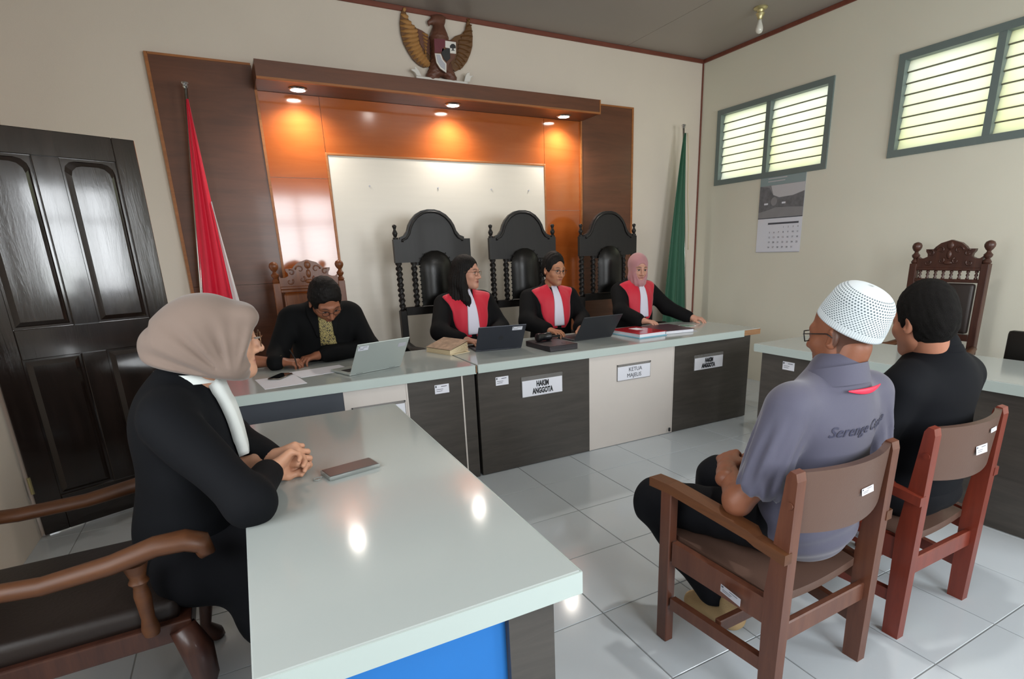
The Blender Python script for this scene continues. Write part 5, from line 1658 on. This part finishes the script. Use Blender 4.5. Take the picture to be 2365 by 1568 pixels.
# shield quarters
SH = -.118
sh = flat('shield', [(745, 750), (950, 765), (1150, 800), (1150, 1020), (1120, 1110), (1040, 1180), (965, 1365), (850, 1290), (790, 1190), (755, 1040)], SH, .03, 'garuda_brown')
flat('shield_field', [(748, 755), (948, 770), (948, 930), (900, 990), (760, 1015)], SH - .006, .008, 'garuda_red', sh, .001)
flat('shield_field', [(948, 795), (1138, 822), (1142, 1028), (1035, 1018), (1032, 930), (948, 918)], SH - .006, .008, 'garuda_white', sh, .001)
flat('shield_field', [(890, 935), (1030, 932), (1034, 1020), (1040, 1110), (975, 1170), (930, 1120), (885, 1030)], SH - .006, .008, 'garuda_black', sh, .001)
flat('shield_field', [(762, 1020), (870, 1030), (905, 1130), (970, 1205), (968, 1368), (860, 1292), (792, 1185)], SH - .006, .008, 'garuda_white', sh, .001)
flat('shield_mark', [(785, 1045), (850, 1048), (885, 1145), (945, 1215), (945, 1320), (870, 1265), (810, 1170)], SH - .009, .004, 'paper_grey', sh, 0)
flat('shield_mark', [(1030, 890), (1060, 855), (1100, 855), (1130, 890), (1135, 930), (1095, 935), (1095, 960), (1120, 975), (1050, 972), (1075, 955), (1072, 935), (1032, 925)], SH - .009, .004, 'garuda_black', sh, 0)
flat('shield_star', [(935, 900), (945, 920), (965, 922), (948, 935), (955, 955), (935, 945), (915, 955), (922, 935), (905, 922), (925, 920)], SH - .010, .004, 'garuda_gold', sh, 0)
for pts in ([(365, 1282), (395, 1262), (440, 1270), (425, 1230), (450, 1225), (510, 1290), (560, 1395), (470, 1385), (440, 1330)],
            [(1325, 1495), (1350, 1390), (1375, 1340), (1425, 1325), (1425, 1385), (1500, 1385), (1450, 1430), (1430, 1500)]):
    flat('ribbon_end', pts, -.075, .010, 'garuda_white')
b = MB(); a0, a1 = zp(470, 1420), zp(1400, 1530)
b.box2((a0[0], -.07, a0[1] - .03), (a1[0], -.055, a0[1] + .015), .004); b.build('ribbon', 'garuda_white', em)

# ---- flags on poles
def flag(label, foot, top, parts, fringe=None):
    fl = thing('flag_on_pole', label, 'flag', foot)
    T = Vector(top) - Vector(foot)
    pl = MB().tube([(0, 0, .02), T * .5, T], [.013, .012, .011], 10).build('pole', 'steel', fl, smooth=True)
    MB().lathe([(.15, 0), (.15, .012), (.10, .03), (.03, .045), (.022, .09), (.018, .10)], n=20).build('stand', 'steel', fl, smooth=40)
    MB().lathe([(.012, -.01), (.020, .0), (.016, .008), (.024, .016), (.022, .026), (.002, .032)], T, 12).build('finial', 'chrome', pl, smooth=50)
    for nm, m, fn in parts:
        b = MB(); b.grid(fn(T), 25, 40); o = b.build(nm, m, fl, smooth=True)
        md = o.modifiers.new('thickness', 'SOLIDIFY'); md.thickness = .004
    return fl
def cloth(tz, bz, side, w_top, w_bot, off_bot, pleats, depth, u0=0.0, u1=1.0, ph=0, dy=0.0, start=0.0):
    """cloth gathered at the pole top, hanging straight down and spreading sideways"""
    def mk(T):
        def fn(u, v):
            z = tz + (bz - tz) * v
            k = z / T.z
            uu = u0 + (u1 - u0) * u
            px = T.x * (1 - (1 - k) * (1 - .0))
            w = w_top + (w_bot - w_top) * v ** .9
            x = T.x * k * (1 - v) + T.x * k * v + off_bot * v + side * w * uu
            y = T.y * k - .02 + dy + depth * (.25 + .75 * v) * math.sin(uu * pleats * 2 * PI + ph + v * .8) - .015 * math.sin(uu * PI)
            return (x, y, z)
        return fn
    return mk
def sheet2(xa, xb, tz, bz, pleats, depth):
    def mk(T):
        def fn(u, v):
            z = tz + (bz - tz) * v; a, b_ = xa(z), xb(z)
            return (T.x * z / T.z + a + (b_ - a) * u, T.y * z / T.z - .022 + depth * (.2 + .8 * v) * math.sin(u * pleats * 2 * PI + v * .8) - .012 * math.sin(u * PI), z)
        return fn
    return mk
flag('red and white flag hanging on a leaning chrome pole at the left', (-3.60, 1.27, 0), (-3.350, 1.30, 2.50),
     [('red_cloth', 'flag_red', sheet2(lambda z: 0, lambda z: .012 + .185 * (2.42 - z) / 1.32, 2.42, .62, 2.2, .026)),
      ('white_cloth', 'flag_white', sheet2(lambda z: .010 + .185 * (2.42 - z) / 1.32, lambda z: .012 + .185 * (2.42 - z) / 1.32 + .055 * (1.78 - z), 1.78, .60, .8, .016))])
flag('green flag hanging on a pole by the room corner', (1.19, 1.30, 0), (1.03, 1.31, 2.56),
     [('green_cloth', 'flag_green', cloth(2.50, .45, -1, .014, .40, .0, 2.4, .030, ph=1.0))])
fo = [o for o in bpy.data.objects if o.name.startswith('flag_on_pole')][-1]
cord = MB(); cord.tube([(-.160 + .16 * (1 - z / 2.56) + .016 + .005 * math.sin(z * 9), -.035, z) for z in np.linspace(2.5, 1.35, 16)], .005, 6); cord.build('cord', 'book_cream', fo, smooth=True)

# ---- wall calendar
cal = thing('wall_calendar', 'wall calendar with grey photograph hanging below the louvre window', 'calendar', (XR, .358, 1.66))
def cb(nm, y0, y1, z0, z1, d, m, parent=cal):
    return MB().box2((-d - .0015, y0, z0), (-d, y1, z1)).build(nm, m, parent)
# local y runs away from the viewer's right: +y is the left side in the photograph
sheet = cb('sheet', -.25, .25, -.352, .350, .004, 'paper_white')
mat('cal_sky', '#c2c2c6', .5); mat('cal_mid', '#6f7074', .5, var=.2, vscale=25); mat('cal_low', '#8d8d90', .5, var=.06, vscale=10); mat('cal_head', '#8ea0a2', .5)
cb('header', -.25, .25, .262, .350, .0058, 'cal_head', sheet)
cb('photo', -.25, .25, -.035, .262, .0058, 'cal_low', sheet)
def cpoly(nm, pts, d, m):
    b = MB(); n = len(pts); b.add([(-d, y, z) for y, z in pts] + [(-d + .001, y, z) for y, z in pts], [tuple(range(n)), tuple(range(2 * n - 1, n - 1, -1))] + [(i, (i + 1) % n, n + (i + 1) % n, n + i) for i in range(n)])
    return b.build(nm, m, sheet)
cpoly('photo_sky', [(.12, .260), (-.248, .260), (-.248, .185), (-.13, .155), (.02, .148), (.09, .175)], .0085, 'cal_sky')
cpoly('photo_building', [(.248, .262), (.14, .245), (.09, .172), (.02, .146), (-.13, .153), (-.248, .180), (-.248, .045), (-.1, .055), (.05, .060), (.16, .035), (.248, .020)], .0082, 'cal_mid')
for y, w in ((.165, .022), (-.035, .02)): cpoly('photo_lamp', [(y - w, .088), (y + w, .088), (y + w, .104), (y - w, .104)], .0092, 'paper_white')
cpoly('photo_emblem', [(.075 + .035 * math.cos(a), .115 + .04 * math.sin(a)) for a in np.linspace(0, 2 * PI, 12, endpoint=False)], .0090, 'cal_low')
cb('photo_border', -.25, .25, -.040, -.033, .0062, 'ink_soft', sheet)
cb('month_bar', -.215, .125, -.096, -.080, .0062, 'ink_soft', sheet)
cb('bottom_rail', -.25, .25, -.356, -.350, .006, 'paper_grey', sheet)
RIGHTW = rotm(R(90), 0, R(-90))
MR = lambda y, z: TR((-.0072, y, z)) @ RIGHTW
d0 = 1
for r_ in range(5):
    for c in range(7):
        if (r_ == 0 and c < 3) or d0 > 31: continue
        text('date', str(d0), .022, 'ink_soft', sheet, MR(.10 - c * .052, -.125 - r_ * .046), ext=.0002)
        d0 += 1
for k, w in enumerate((.15, .13)):
    cb('header_line', .10 - w, .16, .320 - .026 * k, .328 - .026 * k, .0066, 'cal_sky', sheet)

# ---- laptops
def laptop(label, A, B, h, lean, depth, m, logo=None, stickers=(), base_m=None):
    A = Vector((A[0], A[1], 0)); B = Vector((B[0], B[1], 0)); d = B - A; L = d.length
    t = thing('laptop', label, 'laptop', ((A.x + B.x) / 2, (A.y + B.y) / 2, TH), math.atan2(d.y, d.x))
    MB().box2((-L / 2, 0, .001), (L / 2, depth, .014), .003).build('base', base_m or m, t)
    MB().box2((-L / 2 + .02, .05, .014), (L / 2 - .02, depth - .09, .0155)).build('keyboard', 'plastic_black', t)
    M = TR((0, 0, .010)) @ rotm(R(lean), 0, 0)
    b = MB(); b.M = M; b.box2((-L / 2, -.006, 0), (L / 2, 0, h), .003); lid = b.build('lid', m, t)
    b = MB(); b.M = M; b.box2((-L / 2 + .012, .0, .02), (L / 2 - .012, .0008, h - .012)); b.build('screen', 'screen_dark', lid)
    if logo:
        b = MB(); b.M = M; b.tube([(0, -.0062, h * .5), (0, -.007, h * .5)], logo, 18); b.build('lid_logo', 'laptop_black', lid)
    for (x, z, w, hh) in stickers: sticker(lid, M @ TR((x, -.0064, z)), w, hh)
    for sx in (-1, 1): MB().tube([(sx * L * .32 - .02, .0, .012), (sx * L * .32 + .02, .0, .012)], .006, 8).build('hinge', 'plastic_black', t)
    return t, lid, M
lp, lid, M = laptop('silver laptop open on the clerk desk', (-2.782, -.215), (-2.463, -.105), .22, 34, .22, 'laptop_silver', stickers=[(-.128, .190, .062, .030)])
b = MB(); b.M = M; b.box2((.10, -.0072, .158), (.152, -.0064, .186)); b.build('maker_label', 'paper_grey', lid)
laptop('dark grey laptop with a round lid mark before the long-haired judge', (-1.900, .070), (-1.572, .022), .215, 36, .22, 'laptop_dark', .018, [(.105, .185, .070, .030)])
laptop('black laptop open before the male judge', (-1.140, .020), (-.782, .043), .22, 36, .23, 'laptop_black')

# ---- papers, phones, books
def slab(name, label, cat, loc, rz, size, m, bev=.0, group=None):
    o = MB().box((0, 0, size[2] / 2), size, bev=bev).build(name, m, None, label=label, cat=cat, group=group)
    o.location = loc; o.rotation_euler = (0, 0, R(rz)); return o
slab('paper_sheet', 'white paper under the phone at the edge of the clerk desk', 'paper', (-3.135, -.12, TH), 7, (.21, .297, .0012), 'paper_white')
slab('paper_sheet', 'white paper the clerk is writing on', 'paper', (-2.90, .05, TH), 12, (.30, .21, .0012), 'paper_white')
ph = thing('phone', 'silver-edged phone lying on white paper on the clerk desk', 'phone', (-3.125, .005, TH + .0012), R(58))
MB().box((0, 0, .0045), (.150, .074, .009), bev=.004).build('case', 'steel', ph, smooth=40)
MB().box((0, 0, .0095), (.142, .067, .001)).build('screen', 'screen_dark', ph)
ph = thing('phone', 'dark brown phone in a clear case on the foreground table', 'phone', (-3.050, -1.700, TH), R(12))
MB().box((0, 0, .007), (.164, .080, .014), bev=.006).build('clear_case', 'clear_case', ph, smooth=40)
MB().box((0, 0, .0138), (.154, .072, .002), bev=.001).build('screen', 'phone_brown', ph)
MB().tube([(-.090, .0, .006), (-.100, .012, .004), (-.112, .010, .003), (-.116, -.002, .003), (-.108, -.010, .003), (-.094, -.006, .005)], .0022, 6).build('strap_loop', 'clear_case', ph, smooth=True)
nb = thing('notebook', 'cream notebook lying half open beside the dark grey laptop', 'notebook', (-2.05, .20, TH), R(20))
MB().box((0, 0, .0025), (.17, .26, .005), bev=.001).build('lower_cover', 'book_cream', nb)
pg = MB()
for k in range(6):
    pg.M = TR((-.085, 0, .006 + k * .004)) @ rotm(0, R(-2 - k * 2.2), 0); pg.box2((0, -.125, 0), (.162, .125, .0045))
pg.build('pages', 'book_cream', nb)
b = MB(); b.M = TR((-.085, 0, .034)) @ rotm(0, R(-16), 0); b.box2((0, -.13, 0), (.168, .13, .003)); b.build('upper_cover', 'book_cover', nb)
bx = thing('black_case', 'flat black case under the gavel on the bench', 'case', (-1.393, -.088, TH), R(2))
MB().box((0, 0, .019), (.225, .330, .038), bev=.004).build('body', 'case_black', bx, smooth=40)
MB().tube([(.05, -.09, .038), (.05, -.09, .0395)], .020, 16).build('recess', 'plastic_black', bx)
gv = thing('gavel', 'black gavel lying across the flat black case', 'gavel', (-1.415, -.02, TH + .038), R(8))
hd = MB(); hd.M = TR((0, 0, .030)) @ rotm(0, R(90), 0)
hd.lathe([(.020, -.062), (.029, -.056), (.030, -.030), (.026, -.024), (.026, .024), (.030, .030), (.029, .056), (.020, .062)], n=20); hd.build('head', 'plastic_black', gv, smooth=40)
MB().tube([(.03, .02, .020), (.10, .05, .014), (.20, .07, .008)], [.009, .008, .010], 10).build('handle', 'plastic_black', gv, smooth=True)
rf = thing('case_file', 'thick red-covered case file lying on the bench', 'file', (-.560, .0, TH), R(2))
MB().box((0, 0, .004), (.275, .36, .008), bev=.002).build('back_cover', 'folder_blue', rf)
MB().box((.0, 0, .020), (.255, .345, .024), bev=.001).build('pages', 'paper_white', rf)
MB().box((0, 0, .034), (.270, .355, .004), bev=.001).build('cover', 'folder_red', rf)
MB().box((.03, .05, .0365), (.08, .10, .001)).build('cover_label', 'paper_white', rf)
mf = thing('case_file', 'maroon-covered case file with pale pages beside the red one', 'file', (-.245, .02, TH), R(-6))
MB().box((0, 0, .012), (.26, .34, .022), bev=.001).build('pages', 'paper_white', mf)
MB().box((0, 0, .025), (.27, .35, .004), bev=.001).build('cover', 'folder_maroon', mf)
MB().box((.148, 0, .002), (.05, .33, .003), bev=.001).build('loose_sheet', 'paper_grey', mf)
ds = thing('disc', 'pale green disc lying near the right hand of the third judge', 'disc', (.075, .13, TH))
MB().lathe([(.062, 0), (.062, .0015), (.018, .0016), (.0176, 0)], n=28).build('rim', 'disc_green', ds)
MB().lathe([(.075, 0), (.076, .0006), (.064, .0007), (.062, 0)], n=28).build('sleeve', 'paper_white', ds)
